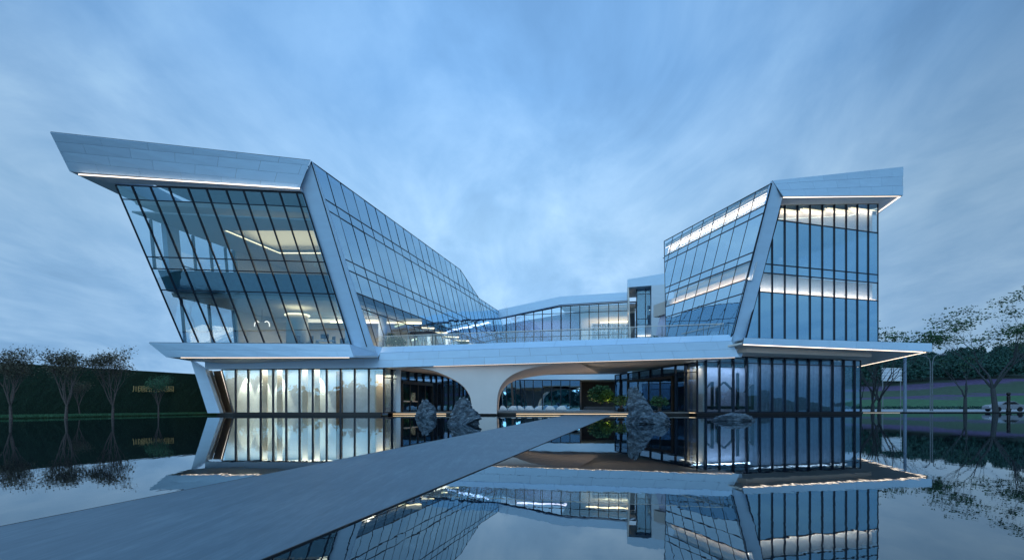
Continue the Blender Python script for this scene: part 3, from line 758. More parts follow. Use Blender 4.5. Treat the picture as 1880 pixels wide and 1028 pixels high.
# roof fascia right
ra, rb, rc, rd = P(1418, 332, 44.6), P(1658, 306.5, 48.9), P(1657.5, 359, 49.4), P(1437.5, 361, 44.9)
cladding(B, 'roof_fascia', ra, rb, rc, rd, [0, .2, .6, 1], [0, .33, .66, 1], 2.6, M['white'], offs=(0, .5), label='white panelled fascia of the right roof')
FR = Pl(V3((17, 46.5, 0)), (3.14, 1, 0), (0, 0, 1))
g0, g1 = FR.ray(1432, 377), FR.ray(1612, 374)
rfar = P(1611, 391.5, 55)
MB().prism([rb + V3((-.02, .05, -.02)), rb + V3((1.0, 9, -.3)), rfar + V3((.3, .6, 0)), rc + V3((0, .05, 0))], (-.12, 0, 0)).build('roof_return', M['white'], B)
MB().prism([rd + V3((0, .1, 0)), rc + V3((0, .1, 0)), rfar, V3((g1.x, g1.y, g1.z)), g0], (0, .02, .1)).build('roof_soffit', M['white2'], B)
MB().prism([ra + V3((0, 1.2, -.2)), rb + V3((-.3, 1.4, -.2)), rb + V3((1, 14, -1.5)), SR.pt(q1[0], 0, -.3) + V3((6, 4, 0)), SR.pt(q1[0], 0, -.25), A_R], (0, 0, -.25)).build('roof', M['gap'], B)
strip(B, rd + V3((.1, .14, -.03)), rc + V3((-.3, .1, -.03)), M['led'], .06)
strip(B, rc + V3((-.1, .2, -.03)), rfar + V3((-.1, 0, -.03)), M['led'], .06)
zone = [FR.hit(1434.5, 376.5), FR.hit(1612, 374), FR.hit(1612, 628), FR.hit(1368, 628), FR.hit(1401, 500)]
zr = [FR.ray(1500, y).z for y in (413.5, 493.7, 509.5, 543.5)]
ums = [FR.hit(x, 500)[0] for x in (1394, 1417.6, 1440.7, 1464, 1487, 1509.7, 1531.5, 1553.4, 1574, 1594)]
facade(B, 'front_glass_wall', FR, [zone], ums, zr, M['glass_tower'], mw=.13, md=.11, tw=.08, td=.10, wob=.003, rowmat=lambda i, j: M['glass_glow'] if j in (1, 4) else None, label='upright glass wall of the right wing with dark fins')
uA, uB = FR.hit(1400, 500)[0], FR.hit(1612, 500)[0]
glowrow(FR, uA - 1, uB - .05, zr[3], zr[2], True)
for pa, pb in ((1437, 1478), (1478, 1523), (1523, 1567), (1567, 1611)):
    ua_, ub_ = FR.hit(pa, 400)[0], FR.hit(pb, 400)[0]; tz = (ua_ - FR.uv(g0)[0]) / (FR.uv(g1)[0] - FR.uv(g0)[0])
    glowrow(FR, ua_, ub_, zr[0], lerp(g0.z, g1.z, max(0, tz)) - .12, False, led='led_cove', pw=14)
MB().prism([FR.pt(uB, 6.2, -.1), FR.pt(uB, g1.z, -.1), FR.pt(uB, g1.z, -14), FR.pt(uB, 6.2, -14)], (.04, 0, 0)).build('window_pane', M['glass_clear'], B)
# interior of the right wing
def rslab(z0, z1, name, mat):
    s0 = SR.pt(0.6, vz2(z0), -.6); s1 = SR.pt(q1[0] - .4, vz2(z0), -.6)
    A = [V3((s0.x, s0.y, z0)), FR.pt(max(FR.uv(s0)[0] + 1, uA - 1.2), z0, -.6), FR.pt(uB - .1, z0, -.6), FR.pt(uB - .1, z0, -13), V3((s1.x, s1.y, z0))]
    MB().prism(A, (0, 0, z1 - z0)).build(name, mat, B)
vz2 = lambda z: (z - A_R.z) / VR.z
rslab(zr[3] + .15, zr[2] - .15, 'floor_slab', M['ceil'])
rslab(5.6, 6.25, 'floor_slab', M['ceil'])
rslab(zr[0], zr[0] + .2, 'ceiling', M['ceil'])
# white inner walls
MB().prism([FR.pt(uA - 1, 6.3, -6.5), FR.pt(uB - 3, 6.3, -6.5), FR.pt(uB - 3, zr[0], -6.5), FR.pt(uA - 1, zr[0], -6.5)], FR.N * -.2).build('interior_wall', M['white2'], B)
curtain(FR, uA - .5, uB - .3, 6.3, zr[3] - .15, 1.0, M['curtain'], .5)
curtain(SR, .9, q1[0] - 1.2, vz2(7.0), SRv[4] - .15, .9, M['curtain'], .5)
curtain(SR, .9, q1[0] - 1.0, SRv[2] + .1, SRv[1] - .1, 2.0, M['curtain'], .5)
for px in (1491, 1534):
    q = FR.ray(px, 420) - FR.N * 6.2; q.z = zr[0] - .3
    spot(B, q, q + V3((0, .25, -2.5)), 350.0, (1, .92, .82), 46)
area(B, 'room_light', FR.pt((uA + uB) / 2, zr[3] - .3, -2.5), 10, 2, 120.0, (.9, .92, 1), (0, 0, .3))
# inner balustrade of the upper room
bq_ = MB()
for k in range(9):
    bq_.bar(FR.pt(uA + k * 1.3, zr[2], -3.4), FR.pt(uA + k * 1.3, zr[2] + 1.5, -3.4), FR.U * .07, FR.N * .07)
bq_.bar(FR.pt(uA - .1, zr[2] + 1.5, -3.4), FR.pt(uA + 10.6, zr[2] + 1.5, -3.4), (0, 0, .08), FR.N * .08)
bq_.bar(FR.pt(uA - .1, zr[2] + .75, -3.4), FR.pt(uA + 10.6, zr[2] + .75, -3.4), (0, 0, .05), FR.N * .05)
bq_.build('inner_balustrade', M['white2'], B)
# right canopy
k0, k1_, k2_, k3_ = P(1366, 620, 46.3), P(1712, 630, 51.9), P(1700, 645.5, 51.6), P(1364, 631.5, 46.4)
cladding(B, 'canopy_fascia', k0, k1_, P(1712, 645.4, 51.9), k3_, [0, 1], [0, 1], 3.0, M['white'], label='thin white canopy edge wrapping the right wing')
far = P(1577, 673, 70)
tip = P(1711.5, 645.4, 51.9)
MB().prism([k3_ + V3((0, .1, .01)), tip + V3((0, .1, .01)), far, V3((34, 60, 5.55)), V3((17.2, 50.4, 5.55)), V3((17.3, 48.9, 5.75))], (0, 0, .15)).build('canopy_soffit', M['soffit'], B)
MB().prism([k1_ + V3((-.05, .1, 0)), far + V3((0.1, 0, .8)), far + V3((0.1, 0, .02)), tip + V3((-.05, .1, .01))], (-.12, 0, 0)).build('canopy_return', M['white'], B)
MB().prism([k0 + V3((0, .1, -.02)), k1_ + V3((0, .1, -.02)), far + V3((0, 0, .75)), V3((20, 60, 6.4))], (0, 0, -.1)).build('canopy_top', M['white2'], B)
strip(B, k3_ + V3((.1, .16, -.03)), tip + V3((-.8, .14, -.03)), M['led_soft'], .06)
strip(B, tip + V3((-.4, .3, -.03)), far + V3((-.2, 0, -.03)), M['led_soft'], .06)
# ground floor glass, right wing
GR = Pl(V3((17, 50, 0)), (3.14, 1, 0), (0, 0, 1))
uG = GR.hit(1580, 700)[0]
ums = [GR.hit(x, 700)[0] for x in (1295, 1320, 1345.6, 1370, 1394, 1417, 1440, 1462.6, 1484, 1506, 1527.6, 1548, 1568)]
facade(B, 'ground_glass_wall', GR, [[(0, .26), (0, 5.5), (uG, 5.5), (uG, .26)]], ums, [4.9], M['glass_gallery2'], mw=.15, md=.2, label='ground floor glass of the right wing with dark fins')
MB().prism([GR.pt(-.1, .0, .1), GR.pt(uG + .1, 0, .1), GR.pt(uG + .1, 0, -.6), GR.pt(-.1, 0, -.6)], (0, 0, .2)).build('plinth', M['black'], B)
MB().prism([GR.pt(1, .26, -3.2), GR.pt(uG, .26, -3.2), GR.pt(uG, 5.5, -3.2), GR.pt(1, 5.5, -3.2)], GR.N * -.2).build('interior_wall', M['interior_dark'], B)
MB().prism([GR.pt(0, .2, -.1), GR.pt(uG, .2, -.1), GR.pt(uG, .2, -8), GR.pt(0, .2, -8)], (0, 0, .05)).build('floor_finish', M['floor_in'], B)
curtain(GR, ums[4] + .2, uG - .3, .3, 5.4, 1.6, simple('blue_grey_curtain', (.20, .25, .33), .8), .5)
# zig-zag white exhibit wall inside the corner
zz = MB()
for x0, y0, x1, y1 in ((1302, 752, 1302, 712), (1302, 712, 1314, 700), (1314, 700, 1314, 752), (1323, 752, 1323, 712), (1323, 712, 1336, 700), (1336, 700, 1352, 716), (1352, 716, 1352, 750), (1361, 752, 1361, 684), (1374, 720, 1388, 705), (1388, 705, 1388, 752)):
    zz.bar(GR.ray(x0, y0) - GR.N * .5, GR.ray(x1, y1) - GR.N * .5, GR.U * .22, GR.N * .2)
zz.bar(GR.ray(1296, 748) - GR.N * 1.25, GR.ray(1395, 748) - GR.N * 1.25, (0, 0, .3), GR.N * .2)
zz.build('lattice_screen', M['black'], B)['label'] = 'black zigzag lattice behind the right ground floor glass'
MB().prism([GR.pt(.6, .26, -1.9), GR.pt(ums[4], .26, -1.9), GR.pt(ums[4], 4.6, -1.9), GR.pt(.6, 4.6, -1.9)], GR.N * -.1).build('interior_wall', simple('grey_lilac_wall', (.22, .24, .30), .7), B)
area(B, 'room_light', GR.pt(3.6, 4.7, -1.2), 6.5, .5, 230, (.70, .85, 1), (0, 0, .3))
area(B, 'room_light', GR.pt(13, 5.2, -1.0), 12, .4, 50, (.75, .87, 1), (0, 0, .3))
# courtyard side of the right wing, ground floor
GQ = Pl(V3((17, 50, 0)), (-.27, 1, 0), (0, 0, 1))
uQ = GQ.hit(1129, 700)[0]
facade(B, 'entrance_glass_wall', GQ, [[(0, .3), (0, 4.85), (uQ, 4.6), (uQ, .3)]], [GQ.hit(x, 740)[0] for x in (1140, 1154, 1174, 1195, 1216, 1241, 1260)], [4.0], M['glass_dark'], mw=.14, md=.2, label='dark glass wall beside the right entrance door')
door(GQ, GQ.hit(1238, 740)[0], GQ.hit(1156, 740)[0], .3, 3.7, 4, 'entrance_door', 'dark framed glass entrance door of the right wing', ())
MB().prism([GQ.pt(.2, .3, -.8), GQ.pt(3.4, .3, -.8), GQ.pt(3.4, 4.6, -.8), GQ.pt(.2, 4.6, -.8)], GQ.N * -.1).build('interior_wall', M['interior'], B)
MB().prism([GQ.pt(3.4, .3, -4), GQ.pt(uQ, .3, -4), GQ.pt(uQ, 4.6, -4), GQ.pt(3.4, 4.6, -4)], GQ.N * -.1).build('interior_wall', M['interior_dark'], B)
area(B, 'room_light', GQ.pt(1.8, 4.4, -.4), .6, 2.6, 36.0, (1, .72, .48), (0, 0, .26))
strip(B, GQ.pt(.2, .22, .1), GQ.pt(uQ - 1, .22, .1), M['led_warm'], .05)
pe = lambda x: V3((x, 52.25 - (x + 11.9) / 29.1 - .05, .10))
strip(B, pe(.4), pe(11.8), M['led_warm'], .055)
strip(B, pe(-11.4), pe(-6.3), M['led_warm'], .055)

# --- central building behind the terrace
PC = SL.pt(*k3)
CB = Pl(PC, (1, -.25, 0), (0, 0, 1))
def quadC(pts, off, dep, name, mat):
    return MB().prism([CB.ray(x, y) + CB.N * off for x, y in pts], CB.N * -dep).build(name, mat, B)
quadC(((917.5, 570), (1030, 546), (1030, 560.7), (917.5, 585)), .8, 1.0, 'roof_fascia', M['white'])
quadC(((1030, 546), (1154, 538), (1156, 552.8), (1030, 560.7)), .8, 1.0, 'roof_fascia', M['white'])
zone1 = [CB.hit(912, 586), CB.hit(1030, 562.5), CB.hit(1030, 626), CB.hit(912, 634)]
zone2 = [CB.hit(1030, 562.5), CB.hit(1168, 554), CB.hit(1168, 626), CB.hit(1030, 626)]
mxs = (930, 946.5, 963, 980, 996, 1013, 1030, 1047.4, 1064.5, 1081.7, 1099, 1117.7, 1135.6, 1153)
facade(B, 'central_glass_wall', CB, [zone1, zone2], [CB.hit(x, 600)[0] for x in mxs], [CB.hit(1000, 576.5)[1], CB.hit(1000, 608)[1], CB.hit(1000, 618)[1]], M['glass_link'], mw=.12, md=.2, tw=.10, edge=.2, label='glass wall of the central building above the terrace')
quadC(((912, 640), (1080, 635), (1080, 560), (912, 590)), -4.0, .2, 'interior_wall', simple('lilac_wall', (.22, .24, .36), .7))
quadC(((1062, 636), (1165, 632), (1165, 560), (1062, 560)), -3.0, .2, 'interior_wall', M['interior'])
quadC(((1030, 563.5), (1168, 556), (1168, 558), (1030, 565.5)), -.3, 4, 'ceiling', M['ceil'])
# lit shelves of the room behind the central glass
sh = MB()
for y in (590, 597, 604, 611, 618):
    a0, a1 = CB.ray(1084, y) - CB.N * 2.7, CB.ray(1152, y) - CB.N * 2.7; sh.bar(a0, a1, (0, 0, .10), CB.N * .4)
for x in range(1084, 1156, 9):
    a0, a1 = CB.ray(x, 590) - CB.N * 2.7, CB.ray(x, 622) - CB.N * 2.7; sh.bar(a0, a1, CB.U * .12, CB.N * .4)
sh.build('display_shelf', M['white2'], B)
rnd = random.Random(3); bk = MB()
for y in (597, 604, 611, 618):
    for x in range(1086, 1150, 3):
        if rnd.random() < .7:
            a0 = CB.ray(x, y - .5) - CB.N * 2.55; bk.bar(a0, a0 + V3((0, 0, rnd.uniform(.2, .45))), CB.U * rnd.uniform(.1, .22), CB.N * .2)
bk.build('shelf_goods', M['wood'], B)
ldc = CB.ray(1118, 575) - CB.N * 1.3
area(B, 'room_light', ldc, 8, 1.5, 260.0, (1, .70, .36), (0, 0, -.24))
strip(B, CB.ray(1100, 588) - CB.N * 2.4, CB.ray(1152, 586) - CB.N * 2.4, M['led_cove'], .15)
area(B, 'room_light', CB.ray(990, 580) - CB.N * 2, 9, 1.5, 150.0, (.85, .78, 1), (0, 0, -.24))
# portal box
PB = Pl(P(1152, 513, 80), (1, -.2, 0), (0, 0, 1))
def quadP(pts, off, dep, name, mat): return MB().prism([PB.ray(x, y) + PB.N * off for x, y in pts], PB.N * -dep).build(name, mat, B)
quadP(((1152, 513), (1225, 501), (1225, 522), (1152, 527.5)), 0, 8, 'portal_frame', M['white'])
quadP(((1196, 524.1), (1225, 522.2), (1225, 632), (1196, 632)), 0, 8, 'portal_frame', M['white2'])
quadP(((1152, 527.7), (1154.5, 527.5), (1158.5, 632), (1157.0, 632)), -.02, 8, 'portal_frame', M['soffit'])
quadP(((1157, 560), (1168, 560), (1168, 632), (1157, 632)), -7.0, .2, 'portal_wall', M['gap'])
PG = Pl(PB.O - PB.N * 1.8, (1, -.2, 0), (0, 0, 1))
facade(B, 'portal_window', PG, [[PG.hit(1169, 529), PG.hit(1197, 527), PG.hit(1197, 632), PG.hit(1169, 632)]], [PG.hit(1185, 560)[0]], [PG.hit(1180, y)[1] for y in (540, 585.5, 596)], M['glass_link'], mw=.12, edge=.16)
MB().prism([PG.ray(1169, 596) - PG.N * .5, PG.ray(1197, 595) - PG.N * .5, PG.ray(1197, 622) - PG.N * .5, PG.ray(1169, 622) - PG.N * .5], PG.N * -.1).build('glow_box', M['white2'], B)
strip(B, PG.ray(1170, 616) - PG.N * .25, PG.ray(1196, 615.5) - PG.N * .25, M['led_glow'], .09)
MB().prism([PG.ray(1169, 530) - PG.N * 1, PG.ray(1197, 528) - PG.N * 1, PG.ray(1197, 595) - PG.N * 1, PG.ray(1169, 596) - PG.N * 1], PG.N * -.1).build('spandrel', M['spandrel'], B)
# back return of right wing seen edge-on
s1 = SR.pt(q1[0], 0, -.05)
# central ground floor
CG = Pl(P(990, 752, 86), (1, -.12, 0), (0, 0, 1))
zone = [CG.hit(880, 752.6), CG.hit(880, 697), CG.hit(1065, 698), CG.hit(1065, 752.4)]
facade(B, 'courtyard_glass_wall', CG, [zone], [CG.hit(x, 720)[0] for x in (896, 913, 930, 946.5, 963, 979, 996, 1012.4, 1029.5, 1046.4)], [], M['glass_tower'], mw=.13, md=.2, label='courtyard glass wall seen under the terrace')
q = MB().prism([CG.ray(860, 684) + CG.N * .6, CG.ray(1160, 681) + CG.N * .6, CG.ray(1160, 697) + CG.N * .6, CG.ray(860, 696.8) + CG.N * .6], CG.N * -10).build('courtyard_fascia', M['white'], B)
MB().prism([CG.ray(860, 760) - CG.N * 5, CG.ray(1066, 760) - CG.N * 5, CG.ray(1066, 697) - CG.N * 5, CG.ray(860, 697) - CG.N * 5], CG.N * -.2).build('interior_wall', M['spandrel'], B)
MB().prism([CG.ray(1064, 760) - CG.N * 8, CG.ray(1175, 760) - CG.N * 8, CG.ray(1175, 690) - CG.N * 8, CG.ray(1064, 690) - CG.N * 8], CG.N * -.2).build('courtyard_wall', M['interior_dark'], B)
MB().prism([CG.ray(1065.5, 753) - CG.N * .1, CG.ray(1065.5, 697.5) - CG.N * .1, CG.ray(1065.5, 697.5) - CG.N * 8, CG.ray(1065.5, 753) - CG.N * 8], (.15, 0, 0)).build('courtyard_wall', M['interior_dark'], B)
area(B, 'soffit_light', (12, 83, 1.0), 3, .3, 85.0, (1, .72, .42), (R(180), 0, 0))
strip(B, V3((11, 79.8, .33)), V3((16.4, 79.2, .33)), M['led_warm'], .06)

# dark entrance lobby on the terrace against the left glass
lob = empty('terrace_lobby', SL.ray(766, 640)); lob.location.z = 6.2
tag(lob, 'small dark framed glass lobby under a flat canopy at the left terrace glass', 'lobby')
lx, ly = lob.location.x, lob.location.y
MB().box((lx + .9, ly, 8.75), (2.6, 2.6, .22), -.24).build('canopy', M['frame'], lob)
for dx, dy in ((-.1, -1), (1.8, -.8), (1.9, .9)):
    MB().box((lx + dx, ly + dy, 7.4), (.14, .14, 2.5), -.24).build('post', M['frame'], lob)
MB().box((lx + .8, ly - .95, 7.35), (1.7, .03, 2.4), -.24).build('pane', M['glass_clear'], lob)

# ------------------------------------------------------------------ glass railing on the terrace
rail = empty('glass_railing', (0, 49, 6)); tag(rail, 'frameless glass railing with thin metal top rail along the terrace edge', 'railing')
def rp(t): return lerp(tp0, tp1, t) + V3((0, .25, 0))
TT = [0.0, .115, .23, .345, .46, .575, .69, .805, .92, .975]
for i in range(len(TT) - 1):
    a0, a1 = rp(TT[i] + .001), rp(TT[i + 1] - .001)
    MB().prism([a0, a1, a1 + V3((0, 0, 1.03)), a0 + V3((0, 0, 1.03))], (0, .02, 0)).build('panel', M['glass_rail'], rail)
for t in TT:
    MB().box(rp(t) + V3((0, .06, .5)), (.045, .045, 1.06)).build('post', M['lamp_grey'], rail)
MB().bar(rp(0) + V3((0, 0, 1.06)), rp(.975) + V3((0, 0, 1.06)), (0, .06, 0), (0, 0, .05)).build('handrail', M['soffit'], rail)
e = rp(.975); MB().bar(e + V3((0, 0, 1.06)), e + V3((-1.6, 7, 1.06)), (.05, 0, 0), (0, 0, .05)).build('handrail', M['soffit'], rail)

# ------------------------------------------------------------------ vegetation generators
def leaves(mb_v, mb_f, c, n, rad, flat, size, rg, droop=0):
    for _ in range(n):
        a = rg.uniform(0, 2 * math.pi); r = rad * math.sqrt(rg.random()); z = rg.gauss(0, flat)
        p = V3((c.x + r * math.cos(a), c.y + r * math.sin(a), c.z + z - droop * r * r))
        d = V3((math.cos(a) + rg.gauss(0, .5), math.sin(a) + rg.gauss(0, .5), rg.gauss(-.1, .35))).normalized()
        s = V3((rg.gauss(0, 1), rg.gauss(0, 1), rg.gauss(0, .5))).cross(d)
        if s.length < 1e-3: continue
        s.normalize(); l = size * rg.uniform(.6, 1.3); wd = l * .28
        b = len(mb_v)
        mb_v += [tuple(p - s * wd * .3), tuple(p + d * l * .5 - s * wd), tuple(p + d * l), tuple(p + d * l * .5 + s * wd)]
        mb_f.append((b, b + 1, b + 2, b + 3))
def grow(mb, p, d, length, rad, level, maxl, rg, spread, up, tips, kids=(2, 3), curve=.25):
    segs = 4; pts = [p]; rads = [rad]; cur = p; dd = d.copy()
    for i in range(segs):
        dd = (dd + V3((rg.gauss(0, curve), rg.gauss(0, curve), rg.gauss(0, curve * .6))) * .5 + V3((0, 0, up)) * .25).normalized()
        cur = cur + dd * (length / segs); pts.append(cur); rads.append(rad * (1 - .42 * (i + 1) / segs))
    mb.tube(pts, rads, 7 if level == 0 else (5 if level < 3 else 3), cap=False)
    if level >= maxl:
        tips.append((cur, dd)); tips.append((pts[2], dd)); return
    n = rg.randint(*kids)
    base = rg.uniform(0, 2 * math.pi)
    for k in range(n):
        a = base + 2 * math.pi * k / n + rg.gauss(0, .4)
        ax = V3((math.cos(a), math.sin(a), 0)); s = spread * rg.uniform(.6, 1.25)
        nd = (dd * math.cos(s) + ax * math.sin(s)).normalized()
        start = cur if k < 2 or rg.random() < .5 else pts[-2]
        grow(mb, start, nd, length * rg.uniform(.62, .85), rads[-1] * rg.uniform(.62, .82), level + 1, maxl, rg, spread, up, tips, kids, curve)
def tree(name, loc, h, trunk, label, group, seed, rad=.14, maxl=4, spread=.55, up=.15, kids=(2, 3), leaf='leaf', ln=14, lrad=.55, lflat=.08, lsize=.22, bark='bark', leaf_min=0.0, first=.62, curve=.25, stems=1, sxy=1.0):
    rg = random.Random(seed); mb = MB(); tips = []
    for s in range(stems):
        d = V3((rg.gauss(0, .05), rg.gauss(0, .05), 1)).normalized() if stems == 1 else V3((math.cos(s * 6.28 / stems + .4) * .35, math.sin(s * 6.28 / stems + .4) * .25, 1)).normalized()
        mb.tube([V3((0, 0, -.1)), V3((0, 0, 0)), d * trunk * .5, d * trunk], [rad * 1.35, rad * 1.15, rad, rad * .9], 8, cap=False)
        p = d * trunk
        n = rg.randint(*kids) + 1
        for k in range(n):
            a = 2 * math.pi * k / n + rg.uniform(-.3, .3); sp_ = spread * rg.uniform(.7, 1.2)
            nd = V3((math.cos(a) * math.sin(sp_), math.sin(a) * math.sin(sp_), math.cos(sp_)))
            grow(mb, p, nd, (h - trunk) * first * rg.uniform(.7, 1.0) * .62, rad * .6, 1, maxl, rg, spread, up, tips, kids, curve)
    mz = max(t[0].z for t in tips); k = (h - .1) / mz if mz > 0 else 1
    lv, lf_ = [], []
    for t, dd in tips:
        if t.z / mz < leaf_min + rg.uniform(-.08, .08): continue
        leaves(lv, lf_, t, rg.randint(max(1, ln // 2), ln), lrad, lflat, lsize, rg, .15)
    o = empty(name, loc); tag(o, label, 'tree', group)
    def put(verts, faces, nm, mat):
        me = bpy.data.meshes.new(nm); a = np.array(verts, dtype=float); a[:, 2] *= k; a[:, :2] *= k * sxy
        me.from_pydata(a.tolist(), [], faces); me.materials.append(mat); me.update()
        c = bpy.data.objects.new(nm, me); COL.objects.link(c); c.parent = o; return c
    put(mb.v, mb.f, 'trunk', M[bark])
    if lf_: put(lv, lf_, 'crown', M[leaf])
    return o
def shrub(name, loc, r, h, label, group, seed, leaf='leaf_shrub', pot=True, n=420, cat='shrub'):
    rg = random.Random(seed); o = empty(name, loc); tag(o, label, cat, group)
    lv, lf_ = [], []
    z0 = .35 if pot else .1
    for _ in range(n // 8):
        a, b_ = rg.uniform(0, 6.28), rg.uniform(-.3, 1); q = V3((math.cos(a) * math.sqrt(1 - b_ * b_) * r, math.sin(a) * math.sqrt(1 - b_ * b_) * r, z0 + (h - z0) * (.45 + .5 * b_))) * 1
        q.x *= rg.uniform(.5, 1); q.y *= rg.uniform(.5, 1)
        leaves(lv, lf_, q, 8, r * .3, r * .12, r * .33, rg)
    me = bpy.data.meshes.new('foliage'); me.from_pydata(lv, [], lf_); me.materials.append(M[leaf])
    c = bpy.data.objects.new('foliage', me); COL.objects.link(c); c.parent = o
    st = MB()
    for k in range(5):
        a = k * 1.3; st.tube([V3((0, 0, .05)), V3((math.cos(a) * r * .4, math.sin(a) * r * .4, h * .7))], [.03, .012], 5)
    s = st.build('stems', M['bark']); s.parent = o
    if pot:
        p = MB().lathe((0, 0, 0), [(r * .42, 0), (r * .5, .36), (r * .55, .38), (r * .48, .38)], 14).build('pot', M['pot'], None, True); p.parent = o
    return o

# ------------------------------------------------------------------ rocks
def rock(px0, px1, ytop, d, prof, label, seed, depth=.8, rough=.2, lean=0):
    x0, x1 = (px0 - CX) / F * d, (px1 - CX) / F * d; zt = CH + (YH - ytop) / F * d
    rg = random.Random(int(seed * 10)); planes = [(V3(q), .80 + rg.uniform(-.05, .08)) for q in ((1, .1, 0), (-1, 0, .1), (0, 1, .1), (.1, -1, .05), (0, 0, 1), (0, 0, -1))]
    for _ in range(16):
        n = V3((rg.gauss(0, 1), rg.gauss(0, 1), rg.gauss(0, .9))).normalized(); planes.append((n, rg.uniform(.74, .98)))
    bm = bmesh.new(); bmesh.ops.create_icosphere(bm, subdivisions=6, radius=1)
    cx, wd = (x0 + x1) / 2, (x1 - x0) / 2; off = V3((seed * 3.1, seed * 1.7, seed * .9)); tilt = rg.choice((.55, -.5)); H = zt / wd
    def pf(x):
        x = max(-1, min(1, x))
        for i in range(len(prof) - 1):
            if prof[i][0] <= x <= prof[i + 1][0]:
                return lerp(prof[i][1], prof[i + 1][1], (x - prof[i][0]) / (prof[i + 1][0] - prof[i][0]))
        return prof[-1][1]
    for v in bm.verts:
        n = v.co.normalized(); r0 = 9
        for pn, pd in planes:
            c = pn.normalized().dot(n)
            if c > .05: r0 = min(r0, pd / c)
        r0 = min(r0, 1.12); q = n * r0
        st = V3((q.x * .5, q.y * .5, q.z * 1.0 - q.x * tilt))
        lay = noise.fractal(V3((st.x * .8, st.y * .8, st.z * 4.5)) + off, .8, 2.2, 5)
        s_ = 1 - abs(lay) * rough * 1.3 + noise.fractal(q * 5 + off, .9, 2.1, 4) * .05 + noise.fractal(V3((st.x * 6, st.y * 6, st.z * 18)) + off, .9, 2.1, 3) * .022 + noise.cell(V3((st.x * 2.5, st.y * 2.5, st.z * 5)) + off) * .05
        v.co = q * s_
    xs = [v.co.x for v in bm.verts]; mnx, mxx = min(xs), max(xs); zs = [v.co.z for v in bm.verts]; mxz = max(zs)
    for v in bm.verts:
        xn = (v.co.x - mnx) / (mxx - mnx) * 2 - 1; z = v.co.z / mxz
        if z > 0:
            yk = 1 - .35 * min(1, abs(v.co.y)) ** 2
            z = z * pf(xn + noise.noise(V3((xn * 3, v.co.y * 3, seed))) * .12) * yk * zt
        else: z = z * .5
        v.co = V3((xn * wd + lean * max(0, z), v.co.y * wd * depth * (1 - .35 * max(0, z) / zt), z))
    xs = [v.co.x for v in bm.verts if v.co.z > -.03]; zs = [v.co.z for v in bm.verts]; mnx, mxx, mz = min(xs), max(xs), max(zs)
    for v in bm.verts:
        v.co.x = (v.co.x - mnx) / (mxx - mnx) * 2 * wd - wd
        if v.co.z > 0: v.co.z *= zt / mz
    me = bpy.data.meshes.new('rock'); bm.to_mesh(me); bm.free(); me.materials.append(M['rock'])
    o = bpy.data.objects.new('rock', me); o.location = (cx, d + wd * depth * .6, 0); COL.objects.link(o)
    tag(o, label, 'rock', 'rocks standing in the pool'); return o
rock(760, 801, 731, 40, [(-1, .7), (-.75, .98), (-.2, 1), (.3, .8), (.8, .5), (1, .35)], 'smaller pointed slate rock in front of the left entrance door', 2.3, .8, .22, .1)
rock(819, 884, 726.5, 25.3, [(-1, .35), (-.7, .62), (-.35, .98), (0, 1), (.35, .82), (.75, .66), (1, .45)], 'broad layered slate rock in front of the flared pier', 5.1, .8, .26)
rock(1152, 1209, 706, 27.2, [(-1, .55), (-.8, .85), (-.5, 1), (-.2, .98), (.1, .74), (.5, .5), (.8, .28), (1, .1)], 'tallest slate rock, a leaning peak right of the walkway end', 7.7, .7, .24)
rock(1174, 1237, 754.5, 25.4, [(-1, .5), (-.5, .9), (-.1, 1), (.5, .85), (1, .4)], 'low rounded rock touching the foot of the tallest rock', 9.2, .8, .2)
rock(1311, 1391, 756.5, 31, [(-1, .2), (-.7, .45), (-.2, .8), (.3, 1), (.8, .95), (1, .7)], 'long flat rock before the right ground floor glass', 12.4, .5, .24, .2)

# ------------------------------------------------------------------ left: hedge wall, grass strip, lettering, trees
h0, h1 = V3((-940 * .0405 + 0, 40.5, 0)), V3(((358 - 940) * .055, 55, 0))
hd = (h1 - h0).normalized(); hA = h0 - hd * 14; hB = h1 + hd * 8
m, nt, b, o = newmat('clipped_dark_hedge')
n_ = noise_n(nt, objcoord(nt), 9, 6, .7)
L(nt, ramp(nt, n_, [(.35, (.008, .026, .016)), (.65, (.020, .066, .038))]), b.inputs['Base Color']); b.inputs['Roughness'].default_value = .8; bump(nt, n_, b, .9, .08)
M['hedge'] = m
hg = MB(); nx, nz = 160, 18; hv = []; hn = V3((hd.y, -hd.x, 0))
for j in range(nz + 1):
    for i in range(nx + 1):
        q = lerp(hA, hB, i / nx) + V3((0, 0, 4.08 * j / nz)); dn = noise.noise(q * 1.6) * .05 + noise.noise(q * 5) * .03
        hv.append(q + hn * dn)
hf = [(j * (nx + 1) + i, j * (nx + 1) + i + 1, (j + 1) * (nx + 1) + i + 1, (j + 1) * (nx + 1) + i) for j in range(nz) for i in range(nx)]
hg.add(hv, hf); hg.prism([hA - hn * .05 + V3((0, 0, -.2)), hB - hn * .05 + V3((0, 0, -.2)), hB - hn * .05 + V3((0, 0, 4.07)), hA - hn * .05 + V3((0, 0, 4.07))], -hn * 1.2)
tag(hg.build('hedge_wall', M['hedge']), 'tall dark green planted wall closing the pool on the left', 'hedge')
